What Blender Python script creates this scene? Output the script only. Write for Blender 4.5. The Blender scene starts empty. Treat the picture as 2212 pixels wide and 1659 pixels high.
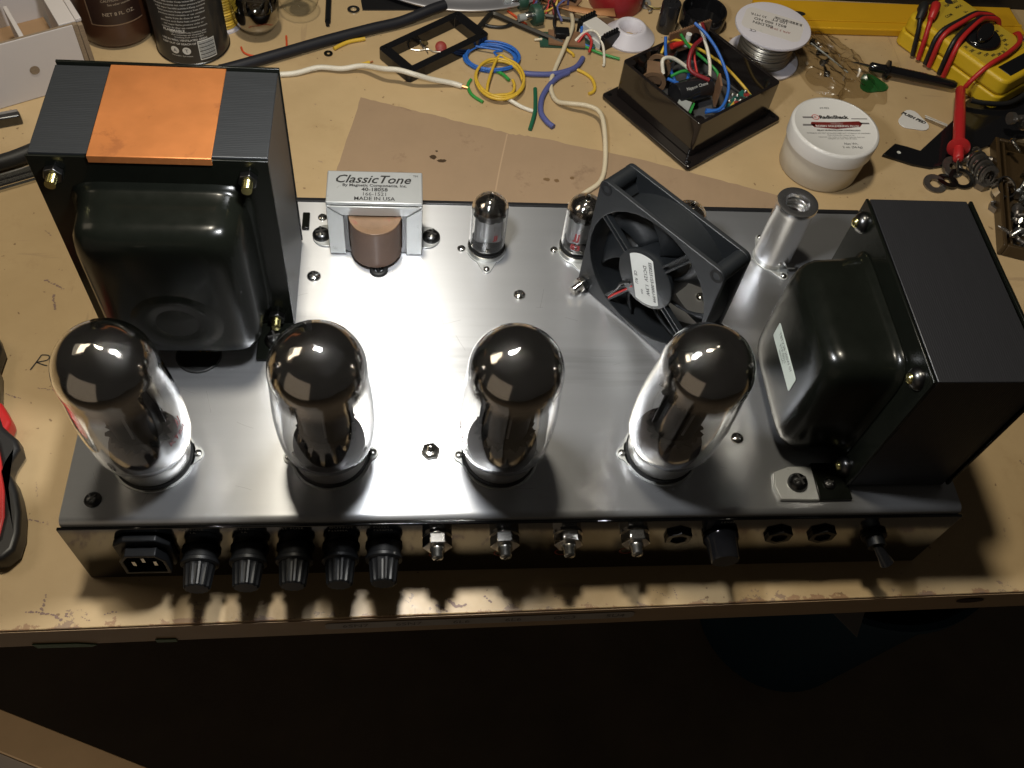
import bpy, bmesh, math, random
from mathutils import Matrix, Vector, noise
random.seed(7)
R = math.radians
K = 0.001                      # everything below is written in millimetres
scene = bpy.context.scene
col = scene.collection

# ------------------------------------------------------------------ camera
cd = bpy.data.cameras.new('camera'); cam = bpy.data.objects.new('camera', cd); col.objects.link(cam)
RC = ((0.993924, -0.059654, 0.092502), (0.001212, -0.834414, -0.551137), (0.110063, 0.547900, -0.829272))
cam.matrix_world = Matrix(((RC[0][0], -RC[1][0], -RC[2][0], 157.075*K),
                           (RC[0][1], -RC[1][1], -RC[2][1], -187.309*K),
                           (RC[0][2], -RC[1][2], -RC[2][2], 457.560*K), (0, 0, 0, 1)))
cd.sensor_width = 36; cd.lens = 36*2005.11/2212; cd.clip_start = 0.01; cd.clip_end = 50
scene.camera = cam
# ------------------------------------------------------------------ light
w = bpy.data.worlds.new('World'); scene.world = w; w.use_nodes = True
w.node_tree.nodes['Background'].inputs[0].default_value = (1.0, 0.90, 0.78, 1)
w.node_tree.nodes['Background'].inputs[1].default_value = 0.014
def lamp(name, kind, loc, energy, color, **kw):
    d = bpy.data.lights.new(name, kind); o = bpy.data.objects.new(name, d); col.objects.link(o)
    d.energy = energy; d.color = color; o.location = Vector(loc)*K
    for k, v in kw.items(): setattr(d, k, v)
    return o
lamp('bench_lamp', 'POINT', (148, 55, 325), 3.1, (0.97, 0.985, 1.0), shadow_soft_size=0.017)
def aim(o, at): o.rotation_euler = (Vector(at)*K - o.location).to_track_quat('-Z', 'Y').to_euler()
aim(lamp('shelf_lamp', 'AREA', (100, 215, 1080), 6.4, (1.0, 0.91, 0.74), shape='DISK', size=0.11), (165, 200, 0))
aim(lamp('wall_glow_standin', 'AREA', (-430, 190, 640), 0.55, (1.0, 0.84, 0.62), shape='RECTANGLE', size=0.26, size_y=0.22), (100, 60, 140))  # added light standing in for a lit surface mirrored in the domes
aim(lamp('low_front_fill', 'AREA', (-700, -900, 100), 0.7, (1.0, 0.80, 0.58), shape='RECTANGLE', size=1.3, size_y=1.1), (0, 0, -150))  # added fill for the bench edge and what lies below, no doorway known
sp_ = lamp('board_fill_spot', 'SPOT', (-420, -520, 250), 10.0, (1.0, 0.80, 0.58), spot_size=R(36), spot_blend=.7, shadow_soft_size=0.05); aim(sp_, (-110, -40, -300))  # added spot, only there to brighten the board under the bench
vs = scene.view_settings
vs.view_transform = 'Standard'; vs.look = 'None'; vs.exposure = 0.0; vs.gamma = 1.0; vs.use_curve_mapping = False
scene.cycles.max_bounces = 14; scene.cycles.transmission_bounces = 14; scene.cycles.glossy_bounces = 6; scene.cycles.transparent_max_bounces = 24
scene.cycles.sample_clamp_indirect = 22.0

# ------------------------------------------------------------------ geometry helpers (mm)
def T(x=0, y=0, z=0): return Matrix.Translation((x, y, z))
def RX(a): return Matrix.Rotation(R(a), 4, 'X')
def RY(a): return Matrix.Rotation(R(a), 4, 'Y')
def RZ(a): return Matrix.Rotation(R(a), 4, 'Z')
def SC(x, y, z): return Matrix.Diagonal((x, y, z, 1))
def catmull(p, n=6, closed=False):
    p = [Vector(q) for q in p]; out = []; m = len(p)
    for i in range(m if closed else m-1):
        if closed: a, b, c, d = p[i-1], p[i], p[(i+1) % m], p[(i+2) % m]
        else: a, b, c, d = p[max(i-1, 0)], p[i], p[i+1], p[min(i+2, m-1)]
        for k in range(n):
            t = k/n
            out.append(0.5*((2*b)+(c-a)*t+(2*a-5*b+4*c-d)*t*t+(3*b-a-3*c+d)*t**3))
    if not closed: out.append(p[-1])
    return out
class G:
    def __init__(s): s.v = []; s.f = []
    def add(s, v, f, M=None):
        o = len(s.v)
        s.v += [tuple((M @ Vector(q)) if M is not None else q) for q in v]
        s.f += [tuple(i+o for i in q) for q in f]; return s
    def join(s, g, M=None): return s.add(g.v, g.f, M)
    def box(s, x0, x1, y0, y1, z0, z1, M=None):
        v = [(x, y, z) for z in (z0, z1) for y in (y0, y1) for x in (x0, x1)]
        return s.add(v, [(0, 2, 3, 1), (4, 5, 7, 6), (0, 1, 5, 4), (2, 6, 7, 3), (1, 3, 7, 5), (0, 4, 6, 2)], M)
    def lathe(s, prof, n=32, M=None, cap0=True, cap1=True):
        v = []; f = []
        for r, z in prof:
            v += [(r*math.cos(2*math.pi*i/n), r*math.sin(2*math.pi*i/n), z) for i in range(n)]
        for j in range(len(prof)-1):
            for i in range(n):
                k = (i+1) % n; f.append((j*n+i, j*n+k, (j+1)*n+k, (j+1)*n+i))
        if cap0 and prof[0][0] > 1e-6: f.append(tuple(range(n-1, -1, -1)))
        if cap1 and prof[-1][0] > 1e-6: f.append(tuple(range((len(prof)-1)*n, len(prof)*n)))
        return s.add(v, f, M)
    def cyl(s, r, z0, z1, n=24, M=None): return s.lathe([(r, z0), (r, z1)], n, M)
    def ring(s, r0, r1, z0, z1, n=32, M=None):
        return s.lathe([(r0, z0), (r1, z0), (r1, z1), (r0, z1), (r0, z0)], n, M, False, False)
    def torus(s, rr, r, n=24, m=8, M=None):
        return s.lathe([(rr+r*math.cos(2*math.pi*k/m), r*math.sin(2*math.pi*k/m)) for k in range(m+1)], n, M, False, False)
    def prism(s, poly, z0, z1, M=None):
        n = len(poly)
        v = [(x, y, z0) for x, y in poly]+[(x, y, z1) for x, y in poly]
        f = [tuple(range(n-1, -1, -1)), tuple(range(n, 2*n))]+[(i, (i+1) % n, n+(i+1) % n, n+i) for i in range(n)]
        return s.add(v, f, M)
    def frame(s, outer, inner, z0, z1, M=None):       # two loops with the same number of points
        n = len(outer)
        v = [(x, y, z) for z in (z0, z1) for L in (outer, inner) for x, y in L]
        f = []
        for i in range(n):
            k = (i+1) % n
            f += [(i, n+i, n+k, k), (2*n+i, 2*n+k, 3*n+k, 3*n+i), (i, k, 2*n+k, 2*n+i), (n+i, 3*n+i, 3*n+k, n+k)]
        return s.add(v, f, M)
    def tube(s, pts, r, n=8, smooth=6, closed=False, M=None, cap=True):
        p = catmull(pts, smooth, closed) if smooth > 1 else [Vector(q) for q in pts]
        m = len(p); v = []; f = []; up = None
        for i in range(m):
            a = p[i-1] if (i > 0 or closed) else p[i]; b = p[(i+1) % m] if (i < m-1 or closed) else p[i]
            t = (b-a).normalized() if (b-a).length > 1e-9 else Vector((0, 0, 1))
            if up is None: up = Vector((0, 0, 1)) if abs(t.z) < .9 else Vector((1, 0, 0))
            x = (up - t*up.dot(t)); x = x.normalized() if x.length > 1e-6 else t.orthogonal().normalized()
            up = x; y = t.cross(x)
            rr = r(i/(m-1)) if callable(r) else r
            v += [tuple(p[i]+x*rr*math.cos(2*math.pi*k/n)+y*rr*math.sin(2*math.pi*k/n)) for k in range(n)]
        for i in range(m if closed else m-1):
            for k in range(n):
                a = i*n; b = ((i+1) % m)*n; q = (k+1) % n
                f.append((a+k, a+q, b+q, b+k))
        if not closed and cap: f += [tuple(range(n-1, -1, -1)), tuple(range((m-1)*n, m*n))]
        return s.add(v, f, M)
    def ribbon(s, pts, wd, z, smooth=5, M=None):      # flat pen stroke
        p = catmull([(x, y, z) for x, y in pts], smooth); v = []; f = []
        for i in range(len(p)):
            t = (p[min(i+1, len(p)-1)]-p[max(i-1, 0)]).normalized(); nn = Vector((-t.y, t.x, 0))*wd/2
            v += [tuple(p[i]+nn), tuple(p[i]-nn)]
        f = [(2*i, 2*i+1, 2*i+3, 2*i+2) for i in range(len(p)-1)]
        return s.add(v, f, M)
    def text(s, txt, size, M=None, align='CENTER', shear=0, space=1.0, bold=0.0):
        c = bpy.data.curves.new('t', 'FONT'); c.body = txt; c.size = size; c.align_x = align; c.shear = shear
        c.space_character = space; c.resolution_u = 2; c.offset = bold
        o = bpy.data.objects.new('t', c); me = bpy.data.meshes.new_from_object(o)
        v = [tuple(q.co) for q in me.vertices]; f = [tuple(q.vertices) for q in me.polygons]
        bpy.data.objects.remove(o); bpy.data.meshes.remove(me); bpy.data.curves.remove(c)
        return s.add(v, f, M)
    def warp(s, fn): s.v = [tuple(fn(*q)) for q in s.v]; return s
def circ(r, n, cx=0, cy=0, a0=0): return [(cx+r*math.cos(a0+2*math.pi*i/n), cy+r*math.sin(a0+2*math.pi*i/n)) for i in range(n)]
def rrect(x0, x1, y0, y1, r, n=5):
    o = []
    for cx, cy, a in ((x1-r, y1-r, 0), (x0+r, y1-r, 90), (x0+r, y0+r, 180), (x1-r, y0+r, 270)):
        o += [(cx+r*math.cos(R(a+90*i/n)), cy+r*math.sin(R(a+90*i/n))) for i in range(n+1)]
    return o
def squircle(ax, ay, n=48, p=5.0):
    o = []
    for i in range(n):
        t = 2*math.pi*i/n; c, q = math.cos(t), math.sin(t)
        k = (abs(c)**p+abs(q)**p)**(-1/p); o.append((ax*c*k, ay*q*k))
    return o

def obj(name, g, mat, parent=None, loc=(0, 0, 0), rot=(0, 0, 0), bevel=0, angle=50, label=None, kind=None, segs=2):
    me = bpy.data.meshes.new(name)
    me.from_pydata([(x*K, y*K, z*K) for x, y, z in g.v], [], g.f)
    bm = bmesh.new(); bm.from_mesh(me); bmesh.ops.recalc_face_normals(bm, faces=bm.faces); bm.to_mesh(me); bm.free()
    me.polygons.foreach_set('use_smooth', [True]*len(me.polygons)); me.set_sharp_from_angle(angle=R(angle))
    me.materials.append(mat)
    o = bpy.data.objects.new(name, me); col.objects.link(o)
    o.location = Vector(loc)*K; o.rotation_euler = tuple(R(q) for q in rot)
    if parent is not None: o.parent = parent
    if bevel:
        b = o.modifiers.new('bevel', 'BEVEL'); b.width = bevel*K; b.segments = segs; b.limit_method = 'ANGLE'; b.angle_limit = R(40)
    if label: o['label'] = label
    if kind: o['kind'] = kind
    return o
def tag(o, label, cat, group=None):
    o['label'] = label; o['category'] = cat
    if group: o['group'] = group
    return o
def thing(name, label, cat, loc=(0, 0, 0), rot=(0, 0, 0), group=None):
    o = bpy.data.objects.new(name, None); col.objects.link(o); o.empty_display_size = 0.01
    o.location = Vector(loc)*K; o.rotation_euler = tuple(R(q) for q in rot)
    return tag(o, label, cat, group)
def pivot(name, parent, loc=(0, 0, 0), rot=(0, 0, 0), label=None):          # an empty for a part that has sub-parts
    o = bpy.data.objects.new(name, None); col.objects.link(o); o.empty_display_size = 0.01; o.parent = parent
    o.location = Vector(loc)*K; o.rotation_euler = tuple(R(q) for q in rot)
    if label: o['label'] = label
    return o
def dup(o, parent, loc=None, rot=None):
    c = o.copy(); col.objects.link(c); c.parent = parent
    if loc is not None: c.location = Vector(loc)*K
    if rot is not None: c.rotation_euler = tuple(R(q) for q in rot)
    for ch in list(o.children): dup(ch, c)
    return c

# ------------------------------------------------------------------ materials
def mat(name, color, rough=.5, metal=0.0, spec=.5, var=0.0, vscale=60, bump=0.0, bscale=400, coat=0.0, dirt=None, dscale=30, dcut=.62,
        trans=0.0, alpha=1.0, rvar=0.0, stretch=(1, 1, 1), sheen=0):
    m = bpy.data.materials.new(name); m.use_nodes = True; nt = m.node_tree; N = nt.nodes; L = nt.links
    b = N['Principled BSDF']
    b.inputs['Base Color'].default_value = (*color, 1); b.inputs['Roughness'].default_value = rough; b.inputs['Metallic'].default_value = metal
    b.inputs['Specular IOR Level'].default_value = spec; b.inputs['Coat Weight'].default_value = coat; b.inputs['Coat Roughness'].default_value = .08
    b.inputs['Transmission Weight'].default_value = trans; b.inputs['Alpha'].default_value = alpha
    tc = N.new('ShaderNodeTexCoord'); mp = N.new('ShaderNodeMapping'); mp.inputs['Scale'].default_value = stretch
    L.new(tc.outputs['Object'], mp.inputs['Vector']); vec = mp.outputs['Vector']
    def nz(scale, det=4, rgh=.6):
        n = N.new('ShaderNodeTexNoise'); n.inputs['Scale'].default_value = scale; n.inputs['Detail'].default_value = det
        n.inputs['Roughness'].default_value = rgh; L.new(vec, n.inputs['Vector']); return n.outputs['Fac']
    out = None
    if var:
        f = nz(vscale); mx = N.new('ShaderNodeMix'); mx.data_type = 'RGBA'; L.new(f, mx.inputs['Factor'])
        mx.inputs[6].default_value = (*[c*(1-var) for c in color], 1); mx.inputs[7].default_value = (*[min(1, c*(1+var)) for c in color], 1)
        out = mx.outputs[2]
    if dirt:
        f = nz(dscale, 6, .7); rp = N.new('ShaderNodeValToRGB'); L.new(f, rp.inputs['Fac'])
        rp.color_ramp.elements[0].position = dcut; rp.color_ramp.elements[1].position = min(1, dcut+.08)
        mx = N.new('ShaderNodeMix'); mx.data_type = 'RGBA'; L.new(rp.outputs['Color'], mx.inputs['Factor'])
        if out is not None: L.new(out, mx.inputs[6])
        else: mx.inputs[6].default_value = (*color, 1)
        mx.inputs[7].default_value = (*dirt, 1); out = mx.outputs[2]
    if out is not None: L.new(out, b.inputs['Base Color'])
    if rvar:
        f = nz(vscale*1.7); ma = N.new('ShaderNodeMath'); ma.operation = 'MULTIPLY_ADD'; L.new(f, ma.inputs[0])
        ma.inputs[1].default_value = 2*rvar; ma.inputs[2].default_value = rough-rvar; L.new(ma.outputs[0], b.inputs['Roughness'])
    if bump:
        f = nz(bscale, 3); bp = N.new('ShaderNodeBump'); bp.inputs['Strength'].default_value = bump; bp.inputs['Distance'].default_value = .0004
        L.new(f, bp.inputs['Height']); L.new(bp.outputs['Normal'], b.inputs['Normal'])
    return m
def glass(name, tint=(.97, .98, .97), edge=(.45, .46, .44), refl=1.0, rough=.02):
    m = bpy.data.materials.new(name); m.use_nodes = True; nt = m.node_tree; N = nt.nodes; L = nt.links
    N.remove(N['Principled BSDF'])
    lw = N.new('ShaderNodeLayerWeight'); lw.inputs['Blend'].default_value = .5
    def powr(p):
        q = N.new('ShaderNodeMath'); q.operation = 'POWER'; L.new(lw.outputs['Facing'], q.inputs[0]); q.inputs[1].default_value = p; return q.outputs[0]
    mx = N.new('ShaderNodeMix'); mx.data_type = 'RGBA'; L.new(powr(6), mx.inputs['Factor'])
    mx.inputs[6].default_value = (*tint, 1); mx.inputs[7].default_value = (*edge, 1)
    t = N.new('ShaderNodeBsdfTransparent'); L.new(mx.outputs[2], t.inputs['Color'])
    g = N.new('ShaderNodeBsdfGlossy'); g.inputs['Roughness'].default_value = rough
    ma = N.new('ShaderNodeMath'); ma.operation = 'MULTIPLY_ADD'; L.new(powr(5), ma.inputs[0]); ma.inputs[1].default_value = .9*refl; ma.inputs[2].default_value = .045*refl
    ms = N.new('ShaderNodeMixShader'); L.new(ma.outputs[0], ms.inputs[0]); L.new(t.outputs[0], ms.inputs[1]); L.new(g.outputs[0], ms.inputs[2])
    L.new(ms.outputs[0], N['Material Output'].inputs['Surface'])
    return m
def brushed(name, color=(.55, .56, .58), rough=.33, aniso=.84):
    m = mat(name, color, rough, .84, var=.07, vscale=90, stretch=(.06, 1, 1), dirt=tuple(c*.8 for c in color), dscale=14, dcut=.58); nt = m.node_tree; N = nt.nodes; L = nt.links; b = N['Principled BSDF']
    b.inputs['Anisotropic'].default_value = aniso; b.inputs['Anisotropic Rotation'].default_value = 0.25
    cx = N.new('ShaderNodeCombineXYZ'); cx.inputs[0].default_value = 1; L.new(cx.outputs[0], b.inputs['Tangent'])
    tc = N.new('ShaderNodeTexCoord'); mp = N.new('ShaderNodeMapping'); mp.inputs['Scale'].default_value = (12, 900, 900); L.new(tc.outputs['Object'], mp.inputs['Vector'])
    n = N.new('ShaderNodeTexNoise'); n.inputs['Scale'].default_value = 2.2; n.inputs['Detail'].default_value = 4; L.new(mp.outputs[0], n.inputs['Vector'])
    bp = N.new('ShaderNodeBump'); bp.inputs['Strength'].default_value = .10; bp.inputs['Distance'].default_value = .0002; L.new(n.outputs['Fac'], bp.inputs['Height'])
    L.new(bp.outputs['Normal'], b.inputs['Normal'])
    return m
def striped(name, color, dark, axis, period, rough=.5, metal=.0):       # thin steel laminations, seen edge on
    m = mat(name, color, rough, metal); nt = m.node_tree; N = nt.nodes; L = nt.links; b = N['Principled BSDF']
    tc = N.new('ShaderNodeTexCoord'); wv = N.new('ShaderNodeTexWave'); wv.bands_direction = axis; wv.inputs['Scale'].default_value = 1/(period*K)/3.1416*.5
    wv.inputs['Distortion'].default_value = 2.5; wv.inputs['Detail'].default_value = 2; L.new(tc.outputs['Object'], wv.inputs['Vector'])
    mp = N.new('ShaderNodeMapping'); mp.inputs['Scale'].default_value = {'X': (1, .1, .1), 'Y': (.1, 1, .1)}[axis]; L.new(tc.outputs['Object'], mp.inputs['Vector'])
    n = N.new('ShaderNodeTexNoise'); n.inputs['Scale'].default_value = 500; n.inputs['Detail'].default_value = 5; L.new(mp.outputs[0], n.inputs['Vector'])
    ad = N.new('ShaderNodeMath'); ad.operation = 'MULTIPLY'; L.new(wv.outputs['Fac'], ad.inputs[0]); L.new(n.outputs['Fac'], ad.inputs[1])
    mx = N.new('ShaderNodeMix'); mx.data_type = 'RGBA'; L.new(ad.outputs[0], mx.inputs['Factor']); mx.inputs[6].default_value = (*dark, 1); mx.inputs[7].default_value = (*color, 1)
    L.new(mx.outputs[2], b.inputs['Base Color'])
    bp = N.new('ShaderNodeBump'); bp.inputs['Strength'].default_value = .22; bp.inputs['Distance'].default_value = .0003; L.new(ad.outputs[0], bp.inputs['Height']); L.new(bp.outputs['Normal'], b.inputs['Normal'])
    return m
M = {}
M['alu'] = brushed('brushed_aluminium')
M['panel'] = mat('polished_black_panel', (.11, .11, .11), .10, 1.0, var=.1, vscale=40)
M['blackedge'] = mat('black_edge', (.010, .010, .011), .35)
M['bell'] = mat('black_enamel', (.0045, .0052, .0038), .23, spec=.20, coat=.07, bump=.06, bscale=150, dirt=(.03, .03, .024), dscale=1500, dcut=.78, rvar=.08, var=.3, vscale=90)
M['lamY'] = striped('laminations', (.024, .026, .028), (.014, .015, .016), 'Y', .55, .42)
M['lamX'] = striped('laminations_side', (.017, .017, .019), (.012, .012, .0135), 'X', .55, .42)
M['copper'] = mat('copper_foil', (.52, .185, .055), .40, .6, var=.26, vscale=34, bump=.6, bscale=55, rvar=.12, dirt=(.40, .14, .045), dscale=36, dcut=.56)
M['steel'] = mat('zinc_steel', (.55, .55, .53), .25, 1.0, var=.15, vscale=300)
M['darksteel'] = mat('dark_steel', (.10, .10, .10), .3, 1.0, var=.2, vscale=300)
M['brass'] = mat('yellow_zinc', (.55, .50, .22), .25, 1.0, var=.2, vscale=400)
M['nickel'] = mat('nickel', (.72, .70, .66), .14, 1.0)
M['tin'] = mat('tinned_steel', (.50, .51, .50), .42, .6, var=.10, vscale=60, dirt=(.33, .33, .31), dscale=120, dcut=.63)
M['paper'] = mat('brown_winding_paper', (.15, .085, .055), .45, coat=.2, var=.25, vscale=80)
M['wax'] = mat('bobbin_end', (.19, .115, .065), .4, var=.45, vscale=90, dirt=(.22, .07, .05), dscale=90, dcut=.58)
M['rubber'] = mat('black_rubber', (.012, .012, .012), .55)
M['blackplastic'] = mat('black_plastic', (.007, .0075, .0085), .42, spec=.28, bump=.1, bscale=900)
M['glossblack'] = mat('gloss_black_plastic', (.008, .008, .009), .12)
M['fan'] = mat('fan_plastic', (.008, .0095, .011), .48, bump=.12, bscale=700, var=.25, vscale=60)
M['glass'] = mat('tube_glass', (1, 1, 1), 0.0, trans=1.0); M['glass'].node_tree.nodes['Principled BSDF'].inputs['IOR'].default_value = 1.5
M['getter'] = None
M['anode'] = mat('anode_plate', (.006, .0058, .0058), .6, .0, spec=.25, var=.3, vscale=150)
M['stemglass'] = mat('dark_stem', (.045, .033, .028), .5, var=.4, vscale=150)
M['anode2'] = mat('anode_grey', (.26, .26, .26), .45, .7, var=.2, vscale=150)
M['mica'] = mat('mica', (.020, .018, .016), .75, spec=.15)
M['base'] = mat('tube_base_metal', (.50, .49, .47), .34, .75, var=.08, vscale=90)
M['printred'] = mat('red_print', (.28, .012, .012), .5)
M['ink'] = mat('black_ink', (.014, .013, .012), .6)
M['white_print'] = mat('white_print', (.55, .55, .53), .5)
M['label'] = mat('label_paper', (.62, .63, .60), .55, var=.06, vscale=50)
M['greenlabel'] = mat('pale_green_label', (.47, .52, .47), .5)
def getter(name, z0, z1, br=1.35, grain=.30):          # silvery flash inside the dome, thinning to brown and then to clear glass at its lower rim
    m = mat(name, tuple(c*br for c in (.42, .40, .375)), .065, 1.0); nt = m.node_tree; N = nt.nodes; L = nt.links; b = N['Principled BSDF']
    tc = N.new('ShaderNodeTexCoord'); sp = N.new('ShaderNodeSeparateXYZ'); L.new(tc.outputs['Object'], sp.inputs[0])
    n = N.new('ShaderNodeTexNoise'); n.inputs['Scale'].default_value = 70; n.inputs['Detail'].default_value = 3; L.new(tc.outputs['Object'], n.inputs['Vector'])
    ad = N.new('ShaderNodeMath'); ad.operation = 'MULTIPLY_ADD'; L.new(n.outputs['Fac'], ad.inputs[0]); ad.inputs[1].default_value = .005; L.new(sp.outputs['Z'], ad.inputs[2])
    mr = N.new('ShaderNodeMapRange'); mr.interpolation_type = 'SMOOTHSTEP'; L.new(ad.outputs[0], mr.inputs['Value'])
    mr.inputs['From Min'].default_value = z0*K; mr.inputs['From Max'].default_value = z1*K; L.new(mr.outputs['Result'], b.inputs['Alpha'])
    mr2 = N.new('ShaderNodeMapRange'); L.new(ad.outputs[0], mr2.inputs['Value']); mr2.inputs['From Min'].default_value = z0*K; mr2.inputs['From Max'].default_value = (z1+4)*K
    mx = N.new('ShaderNodeMix'); mx.data_type = 'RGBA'; L.new(mr2.outputs['Result'], mx.inputs['Factor']); mx.inputs[6].default_value = (.16, .10, .05, 1); mx.inputs[7].default_value = (.42*br, .40*br, .375*br, 1)
    L.new(mx.outputs[2], b.inputs['Base Color'])
    g = N.new('ShaderNodeBsdfGlossy'); g.inputs['Roughness'].default_value = .19; g.inputs['Color'].default_value = (.55, .53, .50, 1)
    # a faint second, broader lobe: the film is slightly grainy
    ms = N.new('ShaderNodeMixShader'); ma = N.new('ShaderNodeMath'); ma.operation = 'MULTIPLY'; L.new(mr.outputs['Result'], ma.inputs[0]); ma.inputs[1].default_value = grain
    L.new(ma.outputs[0], ms.inputs[0]); L.new(b.outputs[0], ms.inputs[1]); L.new(g.outputs[0], ms.inputs[2]); L.new(ms.outputs[0], N['Material Output'].inputs['Surface'])
    return m

# ================================================================== the setting
EDGE = lambda x: -28.0 + 0.0132*(x+38)         # front edge of the bench
def bench_material():
    m = mat('tan_bench_paint', (.49, .36, .20), .38); nt = m.node_tree; N = nt.nodes; L = nt.links; b = N['Principled BSDF']
    tc = N.new('ShaderNodeTexCoord'); V = tc.outputs['Object']
    def nz(s, d=4, r=.6, off=(0, 0, 0), st=(1, 1, 1)):
        mp = N.new('ShaderNodeMapping'); mp.inputs['Location'].default_value = off; mp.inputs['Scale'].default_value = st; L.new(V, mp.inputs[0])
        n = N.new('ShaderNodeTexNoise'); n.inputs['Scale'].default_value = s; n.inputs['Detail'].default_value = d; n.inputs['Roughness'].default_value = r; L.new(mp.outputs[0], n.inputs['Vector']); return n.outputs['Fac']
    def ramp(f, a, bb, inv=False):
        r = N.new('ShaderNodeMapRange'); r.interpolation_type = 'SMOOTHSTEP'; L.new(f, r.inputs['Value']); r.inputs['From Min'].default_value = a; r.inputs['From Max'].default_value = bb
        if inv: r.inputs['To Min'].default_value = 1; r.inputs['To Max'].default_value = 0
        return r.outputs['Result']
    def math_(op, a, bb):
        q = N.new('ShaderNodeMath'); q.operation = op
        for i, s in enumerate((a, bb)):
            if isinstance(s, (int, float)): q.inputs[i].default_value = s
            else: L.new(s, q.inputs[i])
        return q.outputs[0]
    def mix(f, a, bb):
        q = N.new('ShaderNodeMix'); q.data_type = 'RGBA'; L.new(f, q.inputs['Factor'])
        for i, s in ((6, a), (7, bb)):
            if isinstance(s, tuple): q.inputs[i].default_value = (*s, 1)
            else: L.new(s, q.inputs[i])
        return q.outputs[2]
    c = mix(ramp(nz(9, 5), .3, .7), (.445, .318, .168), (.52, .378, .207))
    c = mix(math_('MULTIPLY', ramp(nz(26, 6, .72, (3, 1, 0)), .54, .70), .34), c, (.34, .22, .11))              # grime
    c = mix(math_('MULTIPLY', ramp(nz(48, 5, .7, (7, 2, 0)), .665, .70), .55), c, (.25, .165, .125))             # purplish rubs
    c = mix(math_('MULTIPLY', ramp(nz(190, 2, .5, (1, 5, 0)), .715, .74), .75), c, (.16, .09, .045))             # specks
    c = mix(math_('MULTIPLY', ramp(nz(75, 4, .6, (4, 9, 0), (.10, 1, 1)), .66, .70), .40), c, (.28, .19, .12))    # scratches
    sp = N.new('ShaderNodeSeparateXYZ'); L.new(V, sp.inputs[0])
    ed = math_('SUBTRACT', sp.outputs['Y'], math_('ADD', math_('MULTIPLY', sp.outputs['X'], .0132), (-28+.0132*38)*K))    # distance from the front edge
    wear = math_('SUBTRACT', math_('MULTIPLY', math_('SUBTRACT', nz(65, 6, .7, (2, 2, 0)), .49), .035), ed)
    c = mix(ramp(wear, 0, .0006), c, (.33, .20, .11))
    wear2 = math_('SUBTRACT', math_('MULTIPLY', math_('SUBTRACT', nz(40, 6, .75, (9, 4, 0)), .545), .11), ed)
    c = mix(math_('MULTIPLY', ramp(wear2, 0, .0008), .8), c, (.24, .16, .115))
    c = mix(math_('MULTIPLY', ramp(nz(110, 4, .6, (8, 3, 0), (1, .07, 1)), .67, .70), .35), c, (.30, .20, .12))
    L.new(c, b.inputs['Base Color'])
    rr = N.new('ShaderNodeMapRange'); L.new(nz(30, 4), rr.inputs['Value']); rr.inputs['To Min'].default_value = .30; rr.inputs['To Max'].default_value = .52; L.new(rr.outputs[0], b.inputs['Roughness'])
    bp = N.new('ShaderNodeBump'); bp.inputs['Strength'].default_value = .25; bp.inputs['Distance'].default_value = .0004; L.new(nz(240, 4), bp.inputs['Height']); L.new(bp.outputs[0], b.inputs['Normal'])
    return m
M['bench'] = bench_material()
M['benchedge'] = mat('bare_wood_edge', (.40, .27, .155), .55, var=.25, vscale=30, stretch=(.1, 1, 1), bump=.2, bscale=200)
x0, x1 = -700, 1300
bench = obj('bench_top', G().prism([(x0, EDGE(x0)+.5), (x1, EDGE(x1)+.5), (x1, 900), (x0, 900)], -1.6, 0), M['bench'], kind='structure', bevel=.5)
obj('edge_board', G().prism([(x0, EDGE(x0)), (x1, EDGE(x1)), (x1, 900), (x0, 900)], -22, -1.7), M['benchedge'], bench)
# strip of tape with tube numbers, tape scraps and a knot on the front edge
def on_edge(x, z, g=None): return T(x, EDGE(x)-.35, z) @ RZ(.756) @ RX(90)
M['tape'] = mat('faded_tape', (.40, .36, .32), .6, var=.1); M['tapeink'] = mat('faded_ink', (.13, .11, .10), .6)
g = G().prism(rrect(-80, 80, -4.2, 4.2, 3), -.1, .2, on_edge(195, -9.5)); tp = obj('tube_number_tape', g, M['tape'], bench)
g = G()
for i, s in enumerate(('6SN7', '6SN7', '6L6', '6L6', 'OC3', '5U4')): g.text(s, 6.0, on_edge(130+i*27, -11.5) @ T(0, 0, .3))
obj('lettering', g, M['tapeink'], tp)
M['greentape'] = mat('green_tape', (.045, .11, .025), .5)
obj('green_tape_scrap', G().prism([(-14, -2.5), (12, -3.5), (15, -1), (6, 2), (-15, 3)], -.1, .5, on_edge(-14, -21)), M['greentape'], bench)
obj('green_tape_scrap', G().prism([(-5, -2), (5, -2.5), (5, 1.5), (-5, 2)], -.1, .5, on_edge(35, -20)), M['greentape'], bench)
M['knot'] = mat('knot_hole', (.05, .028, .018), .8)
obj('knot', G().prism([(1*x, .38*y) for x, y in circ(8, 20)], 0, .3, on_edge(464, -8.5)), M['knot'], bench)
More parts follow.
